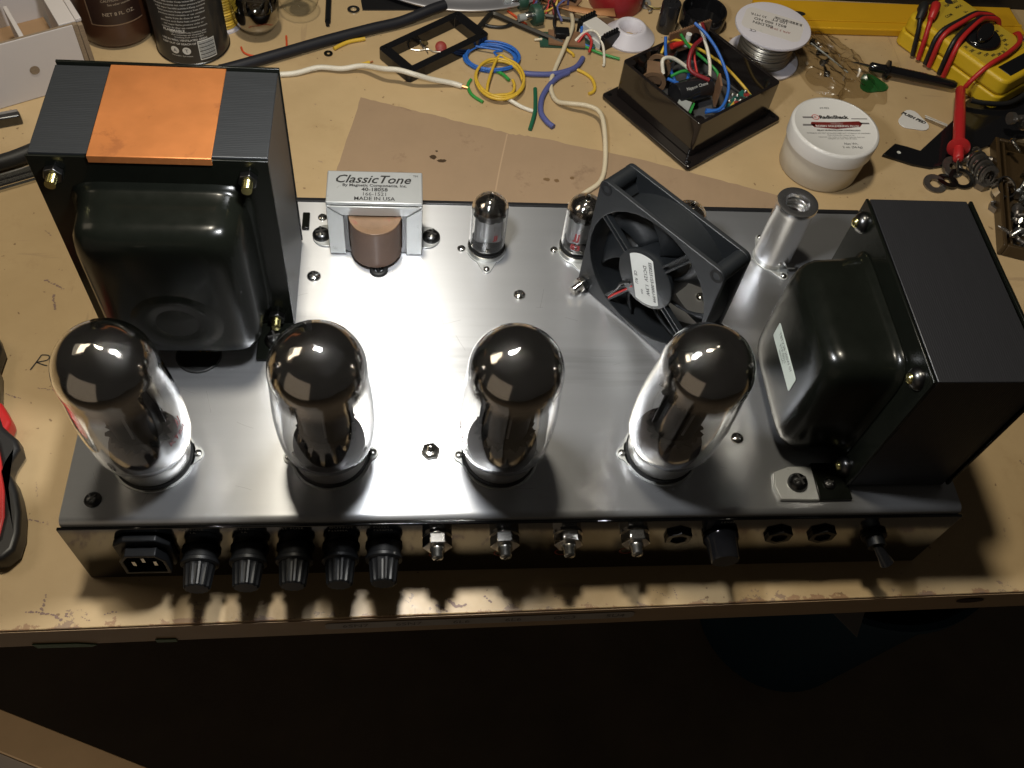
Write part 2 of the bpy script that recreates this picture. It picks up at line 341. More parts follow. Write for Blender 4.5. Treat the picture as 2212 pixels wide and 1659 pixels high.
# pen marks on the paint
g = G()
for s in ([(-56.5, 124), (-54.5, 129), (-52.5, 134.5)], [(-52.5, 134.5), (-48.5, 134), (-48.6, 131), (-54.3, 129.3)], [(-54.3, 129.3), (-50, 127.5), (-48, 127)],
          [(-43, 139.5), (-37, 139.2)], [(-40, 142.5), (-40.3, 136.5)], [(-42.5, 131), (-37, 130.6)], [(-41, 124.5), (-42.2, 119), (-36, 118.6)]):
    g.ribbon(s, .75, .25)
obj('pen_marks', g, M['ink'], bench)
M['chip'] = mat('worn_through_paint', (.235, .155, .125), .55, var=.3, vscale=300)
g = G(); q = random.Random(21)
def chipline(pts, w):
    for (xa, ya), (xb, yb) in zip(pts, pts[1:]):
        n_ = max(2, int(math.hypot(xb-xa, yb-ya)/1.1))
        for i in range(n_+1):
            t_ = i/n_; r_ = w*q.uniform(.5, 1.1); cx, cy = xa+(xb-xa)*t_+q.uniform(-.4, .4), ya+(yb-ya)*t_+q.uniform(-.4, .4)
            g.add([(cx+r_*math.cos(k*.9)*q.uniform(.7, 1.2), cy+r_*.8*math.sin(k*.9)*q.uniform(.7, 1.2), .12+.004*len(g.f) % .09) for k in range(7)], [tuple(range(7))])
for pts, w_ in (([(-20.8, -10), (-20.8, -19)], .9), ([(-28, -18.2), (-15, -20)], .8), ([(-14, -20.5), (-11, -22.5)], 1.0), ([(-9, -20), (-8.4, -21.5)], .8), ([(9, -20.5), (14, -19.2)], .7), ([(-1, -22), (2, -23.5)], .5), ([(-46, 33), (-30, 29)], .6), ([(-52, 10), (-44, 6)], .6), ([(-38, 52), (-36, 44)], .35),
              ([(-66, 108), (-58, 105)], .6), ([(-50, 112), (-40, 110)], .5), ([(-62, 190), (-50, 183)], .9), ([(-55, 178), (-52, 168)], 1.1), ([(-70, 230), (-66, 226)], .6), ([(176, -17), (181, -21), (186, -20)], 1.2), ([(171, -20), (176, -23)], .9), ([(196, -16), (199, -19)], .7), ([(232, -17), (240, -20)], .5), ([(285, -15), (292, -19)], .4), ([(296, -14), (297, -20)], .5), ([(520, 60), (523, 57)], .8), ([(540, 20), (541, 17)], .8)):
    chipline(pts, w_)
obj('paint_chips', g, M['chip'], bench, kind='stuff')
# floor, drawer front and things in the dark below
M['floor'] = mat('dark_floor', (.17, .135, .10), .7, var=.5, vscale=6, bump=.3, bscale=30)
obj('floor', G().box(-2500, 2500, -2500, 1800, -762, -760), M['floor'], kind='structure')
M['plank'] = mat('dusty_plank', (.30, .215, .125), .6, var=.2, vscale=25)
M['greyboard'] = mat('grey_board', (.20, .185, .175), .7, var=.15, vscale=30)

# ================================================================== the amplifier
H = 61.1; LX = 432.0; DY = 200.0
amp = thing('tube_amplifier', 'long brushed metal tube amplifier chassis with black transformers, filling the bench front', 'amplifier')
prof = []                                           # bent sheet: top with a small radius to the front
g = G()
def fillet(cx, cz, r, a0, a1, n=6): return [(cx+r*math.cos(R(a0+(a1-a0)*i/n)), cz+r*math.sin(R(a0+(a1-a0)*i/n))) for i in range(n+1)]
prof = [(0.0, 1.0)] + fillet(3.2, H-3.2, 3.2, 180, 90) + [(DY, H), (DY, 1.0)]
v = [(x, y, z) for x in (1.2, LX-1.2) for y, z in prof]; n = len(prof)
f = [(i, i+1, n+i+1, n+i) for i in range(n-1)] + [tuple(range(n)), tuple(range(2*n-1, n-1, -1))]
g.add(v, f); ch_ = obj('chassis', g, M['alu'], amp, angle=25); ch_.cycles.is_caustics_receiver = True
fp = pivot('front_panel', amp)
obj('plate', G().box(-.6, LX+.6, -1.6, -.05, .4, H-4.2), M['panel'], fp, bevel=.4)
obj('back_panel', G().box(0, LX, DY+.05, DY+2.6, .5, H+1.2), M['blackedge'], amp, bevel=.3)
FY = -1.65
lt = G()
def ptext(s, size, x, z, sp=1.0): lt.text(s, size, T(x, FY-.02, z) @ RX(90), space=sp)
for s, x in (('HT FUSE', 58), ('FUSE', 81), ('HT FUSE', 103), ('OUTPUT TUBE FUSES', 134)): ptext(s, 2.6, x, 54.2, 1.15)
for s, x in (('1A', 58), ('2A', 81), ('F250MA', 124), ('F250MA', 145)): ptext(s, 2.4, x, 51.0, 1.15)
ptext('LEVEL', 2.6, 312, 53.5, 1.1)
obj('lettering', lt, mat('panel_lettering', (.30, .30, .29), .6), fp)
lr = G()
for x in (170.5, 203, 234, 267.5): lr.join(G().ring(3.0, 3.6, 0, .05, 20), T(x, FY, 22) @ RX(90))
obj('red_rings', lr, mat('red_marking', (.25, .02, .01), .5), fp)
# fuse holders
def fuse(x, z):
    p = pivot('fuse_holder', amp, (x, FY, z))
    Q = RX(90)
    obj('holder_body', G().lathe([(9.0, 0), (9.0, 1.2), (8.2, 2.0), (8.2, 5.2), (7.6, 6.0)], 32, Q), M['blackplastic'], p)
    g = G(); n = 36
    for j, (r, z_) in enumerate(((8.9, 6.1), (8.9, 8.0), (7.6, 8.6))): pass
    g.lathe([(8.9, 6.1), (8.9, 7.6), (7.8, 8.4)], 36, Q)
    vv = []; ff = []; prof = [(7.4, 8.3), (7.2, 9.4), (6.2, 19.0), (5.6, 19.6)]
    n = 48
    for r, z_ in prof:
        vv += [((r-(.55 if (i % 4 < 2 and z_ > 8.6) else 0))*math.cos(2*math.pi*i/n), (r-(.55 if (i % 4 < 2 and z_ > 8.6) else 0))*math.sin(2*math.pi*i/n), z_) for i in range(n)]
    for j in range(3):
        for i in range(n): k = (i+1) % n; ff.append((j*n+i, j*n+k, (j+1)*n+k, (j+1)*n+i))
    ff.append(tuple(range(3*n, 4*n))); g.add(vv, ff, Q)
    obj('fuse_cap', g, M['blackplastic'], p, angle=25)
    return p
for x, z in ((58.6, 32), (81.0, 32.2), (102.6, 32.8), (124.3, 33.0), (145.0, 33.6)): fuse(x, z)
def hexpoly(r, a=0): return circ(r, 6, 0, 0, R(a))
def trimmer(x, z, a):
    p = pivot('bias_trimmer', amp, (x, FY, z)); Q = RX(90)
    obj('washer', G().ring(4.0, 7.2, 0, .8, 28, Q), M['nickel'], p)
    obj('hex_nut', G().prism(hexpoly(7.2, a), .8, 6.2, Q), M['nickel'], p, bevel=.4)
    g = G().lathe([(3.6, 6.1), (3.6, 7.6), (2.9, 8.4), (2.9, 11.2), (2.3, 11.9)], 20, Q); obj('slotted_shaft', g, M['steel'], p)
    obj('slot', G().box(-2.1, 2.1, -.35, .35, 11.8, 12.05, Q @ RZ(60+a)), M['ink'], p)
for i, x in enumerate((170.5, 203.0, 234.0, 267.3)): trimmer(x, 44.0, (0, 6, -4, 2)[i])
def hole(x, z):
    p = pivot('phone_jack', amp, (x, FY, z)); Q = RX(90)
    obj('hex_nut', G().frame(hexpoly(7.2, 30), hexpoly(4.4, 30), 0, 2.4, Q), M['darksteel'] if x < 300 else M['blackplastic'], p, bevel=.2)
    obj('jack_hole', G().cyl(4.6, 0, .5, 24, Q), M['rubber'], p)
for x in (290.4, 342.3, 365.2): hole(x, 39.5)
p = pivot('iec_inlet', amp, (34.5, FY, 36)); Q = RX(90) @ SC(.80, 1.05, 1.25)
obj('inlet_flange', G().prism([(-14, -12), (14, -12), (16, -9), (16, 10), (9, 15), (-9, 15), (-16, 10), (-16, -9)], 0, 3, Q), M['blackplastic'], p, bevel=.6)
o_ = [(-13, -9.5), (13, -9.5), (13, 4), (8.5, 10), (-8.5, 10), (-13, 4)]; i_ = [(-11, -7.5), (11, -7.5), (11, 3.4), (7.6, 8), (-7.6, 8), (-11, 3.4)]
obj('inlet_shroud', G().frame(o_, i_, 3, 7, Q), M['blackplastic'], p, bevel=.3)
g = G()
for a_, b_ in ((-6, 0), (6, 0), (0, 3.5)): g.box(a_-.9, a_+.9, b_-2.2, b_+2.2, 3, 6.4, Q)
for q in ((-6, 0), (6, 0), (0, 3.5)): obj('prong', G().box(q[0]-.9, q[0]+.9, q[1]-2.2, q[1]+2.2, 3, 6.4, Q), M['steel'], p)
p = pivot('level_knob', amp, (312, FY, 40)); Q = RX(90)
obj('knob_body', G().lathe([(9.0, .6), (9.0, 3.2), (7.9, 4.6), (7.3, 13.5), (6.6, 14.4)], 40, Q), M['glossblack'], p)
obj('pointer_ridge', G().box(-1.6, 1.6, -10.8, 2, 2.0, 13, Q @ RZ(35)), M['glossblack'], p, bevel=.6)
p = pivot('toggle_switch', amp, (394, FY, 37)); Q = RX(90)
obj('bushing', G().lathe([(6.5, 0), (6.5, 2), (4.6, 2.2), (4.6, 7)], 24, Q), M['blackplastic'], p)
obj('lever', G().tube([(0, 0, 6), (3, -3, 10), (6, -6, 13.5)], lambda t: 2.2+1.6*t, 12, 1, M=Q), M['glossblack'], p)

# screws on the top plate
def phillips(name, x, y, r, m, z=H, parent=amp, a=20, dome=.55):
    p = pivot(name, parent, (x, y, z), (0, 0, a))
    obj('head', G().lathe([(r, 0), (r, .3*r*dome), (r*.86, r*.62*dome), (r*.55, r*.92*dome), (0.01, r*1.05*dome)], 24), m, p)
    g = G().box(-r*.62, r*.62, -r*.11, r*.11, r*.70*dome, r*1.10*dome).box(-r*.11, r*.11, -r*.62, r*.62, r*.70*dome, r*1.11*dome)
    obj('cross_recess', g, M['ink'], p)
    return p
for x, y, r, m in ((105.5, 144.6, 3.7, 'nickel'), (107.9, 188.2, 2.6, 'nickel'), (186.4, 166.5, 2.4, 'nickel'), (239.5, 166.7, 2.4, 'nickel'), (217.3, 133.4, 3.4, 'nickel'),
                   (320.2, 133.3, 3.2, 'nickel'), (322.9, 41.6, 3.4, 'nickel'), (14.3, 11.2, 3.9, 'darksteel')):
    phillips('chassis_screw', x, y, r, M[m], a=random.uniform(0, 90))
p = pivot('trimmer_shaft', amp, (167.4, 34.7, H))
obj('hex_nut', G().prism(hexpoly(4.6, 12), 0, 2.2), M['nickel'], p, bevel=.3)
obj('bushing', G().lathe([(3.3, 2.2), (3.3, 3.2), (2.4, 3.4), (1.7, 3.5), (1.7, 6.2), (.8, 6.8)], 20), M['nickel'], p)
sc_m = mat('hairline_scratch', (.30, .30, .31), .5, .8); q = random.Random(77); g = G()
for k in range(34):
    x_, y_ = q.uniform(12, 350), q.uniform(6, 150); a_ = q.uniform(-.5, .5)+(1.57 if q.random() < .25 else 0); l_ = q.uniform(3, 14)
    g.ribbon([(x_, y_), (x_+l_*.5*math.cos(a_), y_+l_*.5*math.sin(a_)+q.uniform(-.4, .4)), (x_+l_*math.cos(a_), y_+l_*math.sin(a_))], .13, H+.03, 3)
obj('hairline_scratches', g, sc_m, amp, kind='stuff')
# wiring hole below the big transformer
p = pivot('wire_hole', amp, (51.4, 92, H)); obj('hole_shadow', G().cyl(10.5, .02, .12, 32), M['rubber'], p); obj('grommet', G().torus(10.6, .9, 32, 8, T(0, 0, .4)), M['rubber'], p)
M['yellowlead'] = mat('yellow_lead', (.55, .36, .05), .4)
for dx in (0, 3.4): obj('lead', G().tube([(dx, 2, -2), (dx+.5, 5, 3), (dx, 10, 9), (dx, 14, 12)], 1.1, 8, 4), M['yellowlead'], p)

# ------------------------------------------------ the two power-sized transformers
def bell(ax, az, depth, steps, n=64, p=5.0, cz=0):
    """rounded end cover: loops (inset, depth, power), from the rim to the face; the axis is -Y, the cross-section lies in X and Z"""
    v = []; f = []
    for ins, d, pw in steps:
        L_ = squircle(ax-ins, az-ins, n, pw); v += [(x, -d, z+cz) for x, z in L_]
    m = len(steps)
    for j in range(m-1):
        for i in range(n): k = (i+1) % n; f.append((j*n+i, j*n+k, (j+1)*n+k, (j+1)*n+i))
    f.append(tuple(range((m-1)*n, m*n)))
    return G().add(v, f)
def stud(parent, x, z, y):                 # hex nut on a threaded stud, axis -Y
    q = T(x, y, z) @ RX(90)
    obj('hex_nut', G().prism(hexpoly(4.3, 14), 0, 3.2, q), M['darksteel'], parent, bevel=.35)
    g = G().lathe([(2.1+(.18 if k % 2 else -.05), 3.0+k*.4) for k in range(14)], 16, q); obj('stud', g, M['brass'], parent)
TZ = 176.4
tl = pivot('power_transformer', amp, (0, 0, 0), label='tall black transformer with a copper band across its top')
obj('lamination_stack', G().box(1.2, 97.8, 112.2, 167.6, H+1.5, TZ), M['lamY'], tl, bevel=.4)
obj('front_plate', G().box(.4, 97.8, 110.6, 111.8, H+3, TZ-.6), M['bell'], tl, bevel=.3)
obj('rear_plate', G().box(1.6, 98.4, 167.8, 169.2, H+3, TZ+1.6), M['bell'], tl, bevel=.3)
st = [(0, 0, 9), (0, .6, 9), (1.6, 1.8, 9), (2.4, 4, 9), (3.0, 9, 9), (3.4, 20, 8.5), (4.4, 24, 8), (7.0, 27.2, 7), (10.5, 28.8, 6.5), (15, 29.3, 6), (22, 29.4, 5)]
b1 = obj('end_bell', bell(38.5, 46.5, 29, st, cz=0), M['bell'], tl, (50.2, 110.8, 115.6), angle=60)
obj('embossed_ring', G().lathe([(22, 0), (20, .3), (18, .8), (15.5, 1.05), (13, .85), (10, .3), (8, 0)], 56, T(0, -29.15, -14) @ RX(90), False, False), M['bell'], b1)
for x, z in ((9.6, 167.4), (88.6, 166.6), (89.5, 70.5)): stud(tl, x, z, 110.6)
obj('copper_band', G().box(25.0, 75.0, 110.2, 169.4, TZ+.15, TZ+.75).box(25.0, 75.0, 109.9, 110.5, TZ-3.0, TZ+.75), M['copper'], tl, bevel=.25)
# mounting feet
obj('foot', G().box(80, 97.5, 88, 111, H+.05, H+2.6), M['bell'], tl, bevel=.5); phillips('foot_screw', 88.7, 99.5, 5.2, M['darksteel'], H+2.6, tl, dome=.8)
obj('foot', G().box(97, 101, 178, 190, H+.05, H+2.4), M['bell'], tl, bevel=.5)
obj('foot', G().box(2, 18, 90, 111, H+.05, H+2.6), M['bell'], tl, bevel=.5)

tr = pivot('output_transformer', amp, (0, 0, 0), label='black transformer with a pale sticker on its end cover')
RZt = 156.0
obj('lamination_stack', G().box(374.6, 423.5, 13.2, 117.6, H+1.5, RZt), M['lamX'], tr, bevel=.4)
obj('left_plate', G().box(372.2, 373.6, 12.4, 117.2, H+3, RZt+.6), M['bell'], tr, bevel=.3)
obj('right_plate', G().box(424.5, 426.0, 12.4, 117.2, H+3, RZt+.6), M['bell'], tr, bevel=.3)
st2 = [(0, 0, 8), (0, .6, 8), (1.4, 1.6, 8), (2.2, 4, 8), (3.0, 12, 8), (3.6, 24, 8), (4.8, 28.5, 7.5), (7.5, 31.8, 7), (11, 33.2, 6.5), (16, 33.6, 6), (22, 33.7, 5)]
b2 = obj('end_bell', bell(38.0, 41.0, 34, st2), M['bell'], tr, (372.0, 63.0, 103.6), (0, 0, -90), angle=60)
obj('end_bell', bell(36.0, 38.5, 34, [(a_, d_*.55, p_) for a_, d_, p_ in st2]), M['bell'], tr, (426.2, 63.0, 105.2), (0, 0, 90), angle=60)
# sticker: local x runs along world -Y on that cover
sk = obj('sticker', G().prism(rrect(-17, 17, -5.2, 5.2, 1.2), 0, .15, T(0, -33.75, -.5) @ RX(90)), M['greenlabel'], b2)
obj('sticker_lettering', G().text('TBTX38 200W 07', 3.1, T(-1, -33.95, 1.0) @ RX(90)).text('ETP-0021', 2.9, T(-2, -33.95, -1.9) @ RX(90)).text('0001341', 2.4, T(-2, -33.95, -4.3) @ RX(90)), M['ink'], b2)
def dome_bolt(parent, y, z, x=372.2):
    obj('bolt_head', G().lathe([(5.2, 0), (5.2, 1), (4.4, 2.6), (2.6, 3.8), (.01, 4.2)], 24, T(x, y, z) @ RY(-90)), M['darksteel'], parent)
    obj('bolt_tip', G().lathe([(2.6, 0), (2.4, 1.2), (1.2, 2.0), (.01, 2.1)], 20, T(x-3.4, y, z) @ RY(-90)), M['brass'], parent)
for y, z in ((109.5, 148.3), (20.5, 147.6), (21, 69)): dome_bolt(tr, y, z)
g = G().prism([(337.4, 6.0), (352, 5.4), (357, 5.4), (357, 24), (345, 24), (337, 21), (335.8, 13)], H+.05, H+2.4); obj('foot', g, M['tin'], tr, bevel=.4); obj('foot', G().box(357.2, 374, 5.6, 26, H+.05, H+2.2), M['bell'], tr, bevel=.4)  # inner half of the foot coloured black for the shade beside the bell
phillips('foot_screw', 347.5, 14.5, 5.0, M['darksteel'], H+2.4, tr, dome=.9); phillips('foot_screw', 364, 14.0, 3.0, M['darksteel'], H+2.4, tr)

# ------------------------------------------------ small choke with its printed bracket
ck = pivot('choke_transformer', amp, (138.8, 161.6, H), label='small bracketed transformer with printed silver top')
obj('bracket_top', G().box(-25.2, 25.2, 0, 23.6, 37.4, 39.6), M['tin'], ck, bevel=.7)
for s in (-1, 1):
    obj('bracket_side', G().box(*sorted((s*25.2, s*23.4)), 0, 23.6, .8, 37.2), M['tin'], ck, bevel=.5)
    obj('bracket_lip', G().add([(s*25.1, -.9, .8), (s*16.5, -.9, .8), (s*16.5, -.9, 30), (s*25.1, -.9, 36.6), (s*25.1, .2, .8), (s*16.5, .2, .8), (s*16.5, .2, 30), (s*25.1, .2, 36.6)],
        [(0, 1, 2, 3), (7, 6, 5, 4), (0, 4, 5, 1), (1, 5, 6, 2), (2, 6, 7, 3), (3, 7, 4, 0)]), M['tin'], ck, bevel=.3)
    fl = G().prism([(s*25, 4), (s*25, 20)]+[(s*(28+7.6*math.cos(R(a))), 12+8*math.sin(R(a))) for a in range(90, -91, -15)], .1, 1.4); obj('mounting_ear', fl, M['tin'], ck, bevel=.3)
    phillips('ear_screw', s*30.6, 11.8, 5.0, M['darksteel'], 1.4, ck, a=s*25+40, dome=.75)
obj('bracket_front_lip', G().add([(-24.6, -.9, 37.3), (24.6, -.9, 37.3), (17, -.9, 31), (-17, -.9, 31), (-24.6, .2, 37.3), (24.6, .2, 37.3), (17, .2, 31), (-17, .2, 31)],
    [(3, 2, 1, 0), (4, 5, 6, 7), (0, 1, 5, 4), (1, 2, 6, 5), (2, 3, 7, 6), (3, 0, 4, 7)]), M['tin'], ck, bevel=.3)
obj('core', G().frame([(-22.8, 1.2), (22.8, 1.2), (22.8, 36.8), (-22.8, 36.8)], [(-14.4, 5), (14.4, 5), (14.4, 31), (-14.4, 31)], -22, -.6, RX(90)), M['darksteel'], ck)
g = G(); sl = []
pl = [(-14, 12), (14, 12)] + [(14*math.cos(R(a))*1.0, 1.0+-14.5*math.sin(R(a))*1.0) for a in range(0, 181, 12)]
g.prism(pl, 3.5, 29.4); obj('winding', g, M['paper'], ck, bevel=.5, angle=40)
g = G().frame([(x*1.0, y) for x, y in pl], [(x*.82, y*.80+1.4) for x, y in pl], 29.4, 30.2); obj('bobbin_rim', g, M['wax'], ck, bevel=.2)
obj('bobbin_top', G().prism([(x*.82, y*.80+1.4) for x, y in pl], 29.2, 29.7), M['wax'], ck)
g = G().text('ClassicTone', 8.2, T(-1.5, 14.6, 39.75), shear=.35, bold=.12).text('TM', 2.0, T(21.5, 19.6, 39.75))
g.text('By Magnetic Components, Inc.', 2.75, T(0, 11.9, 39.75), bold=.06).text('40-18058', 3.6, T(0, 8.6, 39.75), bold=.08).text('166-1521', 3.5, T(0, 5.3, 39.75)).text('MADE IN USA', 3.5, T(0, 2.0, 39.75), bold=.04)
obj('lettering', g, M['ink'], ck)
gp = pivot('grommet', amp, (140.3, 149.4, H)); obj('rubber_ring', G().torus(3.6, 1.5, 28, 10, T(0, 0, .8)), M['rubber'], gp)
obj('black_lead', G().tube([(0, 0, 0), (-1, 1, 3), (-3, 5, 5), (-2, 10, 6)], 1.3, 8, 4), M['rubber'], gp)

# ------------------------------------------------ tube sockets
def octal_socket(x, y, a):
    p = pivot('tube_socket', amp, (x, y, H), (0, 0, a))
    g = G().ring(16.0, 18.8, .05, 1.0, 40); obj('saddle_ring', g, M['tin'], p, bevel=.2)
    for s in (-1, 1):
        ear = [(s*16.5, -7)]+[(s*(19.2+3.2*math.cos(R(t))), 3.6*math.sin(R(t))) for t in range(-80, 81, 20)]+[(s*16.5, 7)]
        obj('ear', G().prism(ear, .1, 1.0), M['tin'], p, bevel=.2); obj('ear_screw', G().lathe([(1.9, 1.0), (1.8, 1.8), (1.0, 2.3), (.01, 2.4)], 16, T(s*19.8, 0, 0)), M['steel'], p)
    obj('socket_body', G().lathe([(17.8, .8), (17.8, 3.4), (17.0, 4.2)], 40), M['rubber'], p)
PT = ((38.3, 33.0, 4), (120.0, 33.2, 3), (200.9, 32.4, 0), (281.6, 33.6, 2))
for x, y, a in PT: octal_socket(x, y, a)
def noval_socket(x, y, a):
    p = pivot('tube_socket', amp, (x, y, H), (0, 0, a))
    lug = []
    for s, base in ((1, 0), (-1, 180)):
        lug += [(11.2*math.cos(R(base+t)), 11.2*math.sin(R(base+t))) for t in (-55, -42, -30)]
        lug += [(15.5*math.cos(R(base))+2.4*math.cos(R(base+t)), 15.5*math.sin(R(base))+2.4*math.sin(R(base+t))) for t in (-60, -20, 20, 60)]
        lug += [(11.2*math.cos(R(base+t)), 11.2*math.sin(R(base+t))) for t in (30, 42, 55)]
        lug += [(11.2*math.cos(R(base+t)), 11.2*math.sin(R(base+t))) for t in (75, 90, 105)]
    obj('flange', G().prism(lug, .05, .9), M['tin'], p, bevel=.2)
    obj('shield_base', G().lathe([(10.6, .8), (10.6, 4.0), (10.0, 4.2), (9.6, 4.0), (9.6, 1.0)], 36, None, False, False), M['steel'], p)
    obj('socket_body', G().cyl(9.4, .8, 4.6, 32), M['rubber'], p)
    for s in (-1, 1): obj('ear_screw', G().lathe([(1.9, .9), (1.7, 1.7), (.9, 2.2), (.01, 2.3)], 16, T(s*15.3, 0, 0)), M['steel'], p)
NV = ((200.4, 166.0, -92), (252.5, 166.5, -80), (309.5, 163.0, -80), (367.8, 163.6, -75))
for x, y, a in NV: noval_socket(x, y, a)

# ================================================================== tubes (pulled out by hand: things of their own)
def power_tube(x, y, a, label, z0, z1, prints):
    t = thing('power_tube', label, 'vacuum tube', (x, y, H+4.2), (4.6, 0, a), 'large dome topped tubes along the chassis front')
    obj('metal_base', G().lathe([(16.6, 0), (17.2, .8), (17.2, 11.6), (16.9, 12.6), (15.5, 12.9)], 48), M['base'], t)
    env = [(16.9, 12.7), (17.6, 13.4), (19.0, 15), (20.8, 18.5), (21.6, 24), (21.9, 34), (21.9, 46), (21.4, 56), (20.7, 66), (20.2, 74), (20.1, 79)]
    env += [(20.1*math.cos(R(q)), 79+20.1*math.sin(R(q))) for q in range(8, 90, 6)] + [(.01, 99.1)]
    inn = [(max(r-1.1, .01), z-(1.0 if z > 95 else (z-79)/20*1.0 if z > 79 else 0)) for r, z in env]
    e = obj('glass_envelope', G().lathe(env+inn[::-1]+[env[0]], 72, None, False, False), M['glass'], t, angle=80); e.cycles.is_caustics_caster = True
    ge = [(max(r-1.3, .01), z-(1.25 if z > 95 else (z-79)/20*1.2 if z > 79 else 0)) for r, z in env if z > 54]
    obj('getter_flash', G().lathe(ge, 64, None, False, False), getter('getter_flash', z0, z1), t).cycles.is_caustics_receiver = True
    # electrode cage
    pl = [(-10.2, -2.6), (-7.5, -6.5), (-3.2, -8.2), (3.2, -8.2), (7.5, -6.5), (10.2, -2.6), (10.2, 2.6), (7.5, 6.5), (3.2, 8.2), (-3.2, 8.2), (-7.5, 6.5), (-10.2, 2.6)]
    obj('anode', G().prism(pl, 27, 65), M['anode'], t, bevel=.6).cycles.is_caustics_receiver = True
    g = G()
    for s in (-1, 1): g.box(s*15.2-2.6, s*15.2+2.6, -.5, .5, 30, 68)
    for s in (-1, 1): obj('fin', G().box(s*10.8-1.6, s*10.8+1.6, -.5, .5, 32, 60), M['anode'], t)
    for s in (-1, 1): obj('seam', G().box(-.5, .5, s*8.2-.5, s*8.2+.5, 34, 58), M['anode2'], t)
    def mica(r, z):
        q_ = random.Random(int(x)+int(z)); n = 54; rr = [r*q_.uniform(.84, 1.0) if i % 3 else r*.80 for i in range(n)]
        poly = [(rr[i]*math.cos(2*math.pi*i/n), rr[i]*.88*math.sin(2*math.pi*i/n)) for i in range(n)]
        obj('mica_spacer', G().prism(poly, z, z+.5), M['mica'], t)
    mica(17.0, 64); mica(13.5, 60); mica(15.0, 27)
    obj('top_shield', G().prism(squircle(12, 8, 24, 3), 67, 72), M['anode'], t)
    obj('getter_ring', G().torus(6, .5, 24, 6, T(0, 0, 78)), M['anode2'], t)
    obj('stem', G().lathe([(16.8, 13.6), (14, 14.2), (10, 16), (8, 20), (6, 24)], 40), M['stemglass'], t).cycles.is_caustics_receiver = True
    g = G()
    for k in range(8): obj('support_wire', G().tube([(7*math.cos(k*.785), 5*math.sin(k*.785), 18), (9*math.cos(k*.785), 6*math.sin(k*.785), 25)], .5, 6, 1), M['steel'], t)
    for s, size, ang, z in prints:            # print wrapped round the glass
        g = G().text(s, size); r = 22.1
        g.warp(lambda q, h, _: (r*math.cos(R(ang)+q/r), r*math.sin(R(ang)+q/r), z+h)); obj('glass_print', g, M['printred'], t)
    g = G().text('KT88', 3.2).warp(lambda q, h, _: (17.08*math.cos(R(-70-a)+q/17.08), 17.08*math.sin(R(-70-a)+q/17.08), 4+h)); obj('base_print', g, mat('etched_print', (.2, .19, .18), .6), t)
    return t
power_tube(*PT[0], 'leftmost large dome tube, beside the scratched bare bench and below the copper banded transformer', 67, 77, (('JJ', 7, -20, 44), ('KT88', 5, -28, 36)))
power_tube(*PT[1], 'second large dome tube from the left, in front of the copper banded transformer corner', 69, 78, ())
power_tube(*PT[2], 'third large dome tube from the left, right of the hex nut on the plate', 72, 81, (('JJ', 7, -165, 40), ('KT88', 5, -160, 33)))
power_tube(*PT[3], 'rightmost large dome tube, in front of the black cooling fan', 72, 81, ())

def small_tube(x, y, label, prints):
    t = thing('preamp_tube', label, 'vacuum tube', (x, y, H+4.7), (0, 0, 0), 'small tubes along the chassis rear')
    env = [(8.6, 1.0), (9.7, 2.2), (10.0, 4), (10.0, 28)]+[(10.0*math.cos(R(q)), 28+9*math.sin(R(q))) for q in range(10, 80, 8)]+[(1.6, 37.0), (1.3, 38.2), (1.0, 40), (.01, 40.8)]
    inn = [(max(r-.8, .01), z-(.7 if z > 34 else .3)) for r, z in env if z < 37.5]
    e = obj('glass_envelope', G().lathe(env+[(.01, 40.8)]+[(.01, 36.2)]+inn[::-1]+[env[0]], 48, None, False, False), M['glass'], t, angle=80); e.cycles.is_caustics_caster = True
    ge = [(max(r-1.0, .01), z-.9) for r, z in env if 20 < z < 37.5]
    obj('getter_flash', G().lathe([(9.0, 22)]+ge, 40, None, False, False), getter('getter_small', 30.5, 34, 1.9, .2), t).cycles.is_caustics_receiver = True
    obj('anode', G().prism(squircle(7.6, 5.2, 28, 4), 7, 25), M['anode2'], t, bevel=.4).cycles.is_caustics_receiver = True
    for z in (5.6, 25.6): obj('mica_spacer', G().prism([((8.9-(.7 if i % 3 == 0 else 0))*math.cos(i*.2094), (8.9-(.7 if i % 3 == 0 else 0))*math.sin(i*.2094)) for i in range(30)], z, z+.4), M['mica'], t)
    for s in (-1, 1): obj('side_plate', G().box(s*3.5-3, s*3.5+3, -4.6, 4.6, 8, 20), M['anode2'], t, bevel=.3)
    for s, size, ang, z in prints:
        g = G().text(s, size, bold=.15).warp(lambda q, h, _: (10.12*math.cos(R(ang)+q/10.12), 10.12*math.sin(R(ang)+q/10.12), z+h)); obj('glass_print', g, M['printred'], t)
    return t
small_tube(*NV[0][:2], 'small clear tube standing alone behind the third dome tube', (('JJ', 4.5, -70, 14),))
small_tube(*NV[1][:2], 'small tube with red print, half hidden by the left side of the fan', (('JJ', 7, -112, 14), ('83', 6, -112, 6)))
small_tube(*NV[2][:2], 'small tube of which only the silvered top shows behind the fan', ())

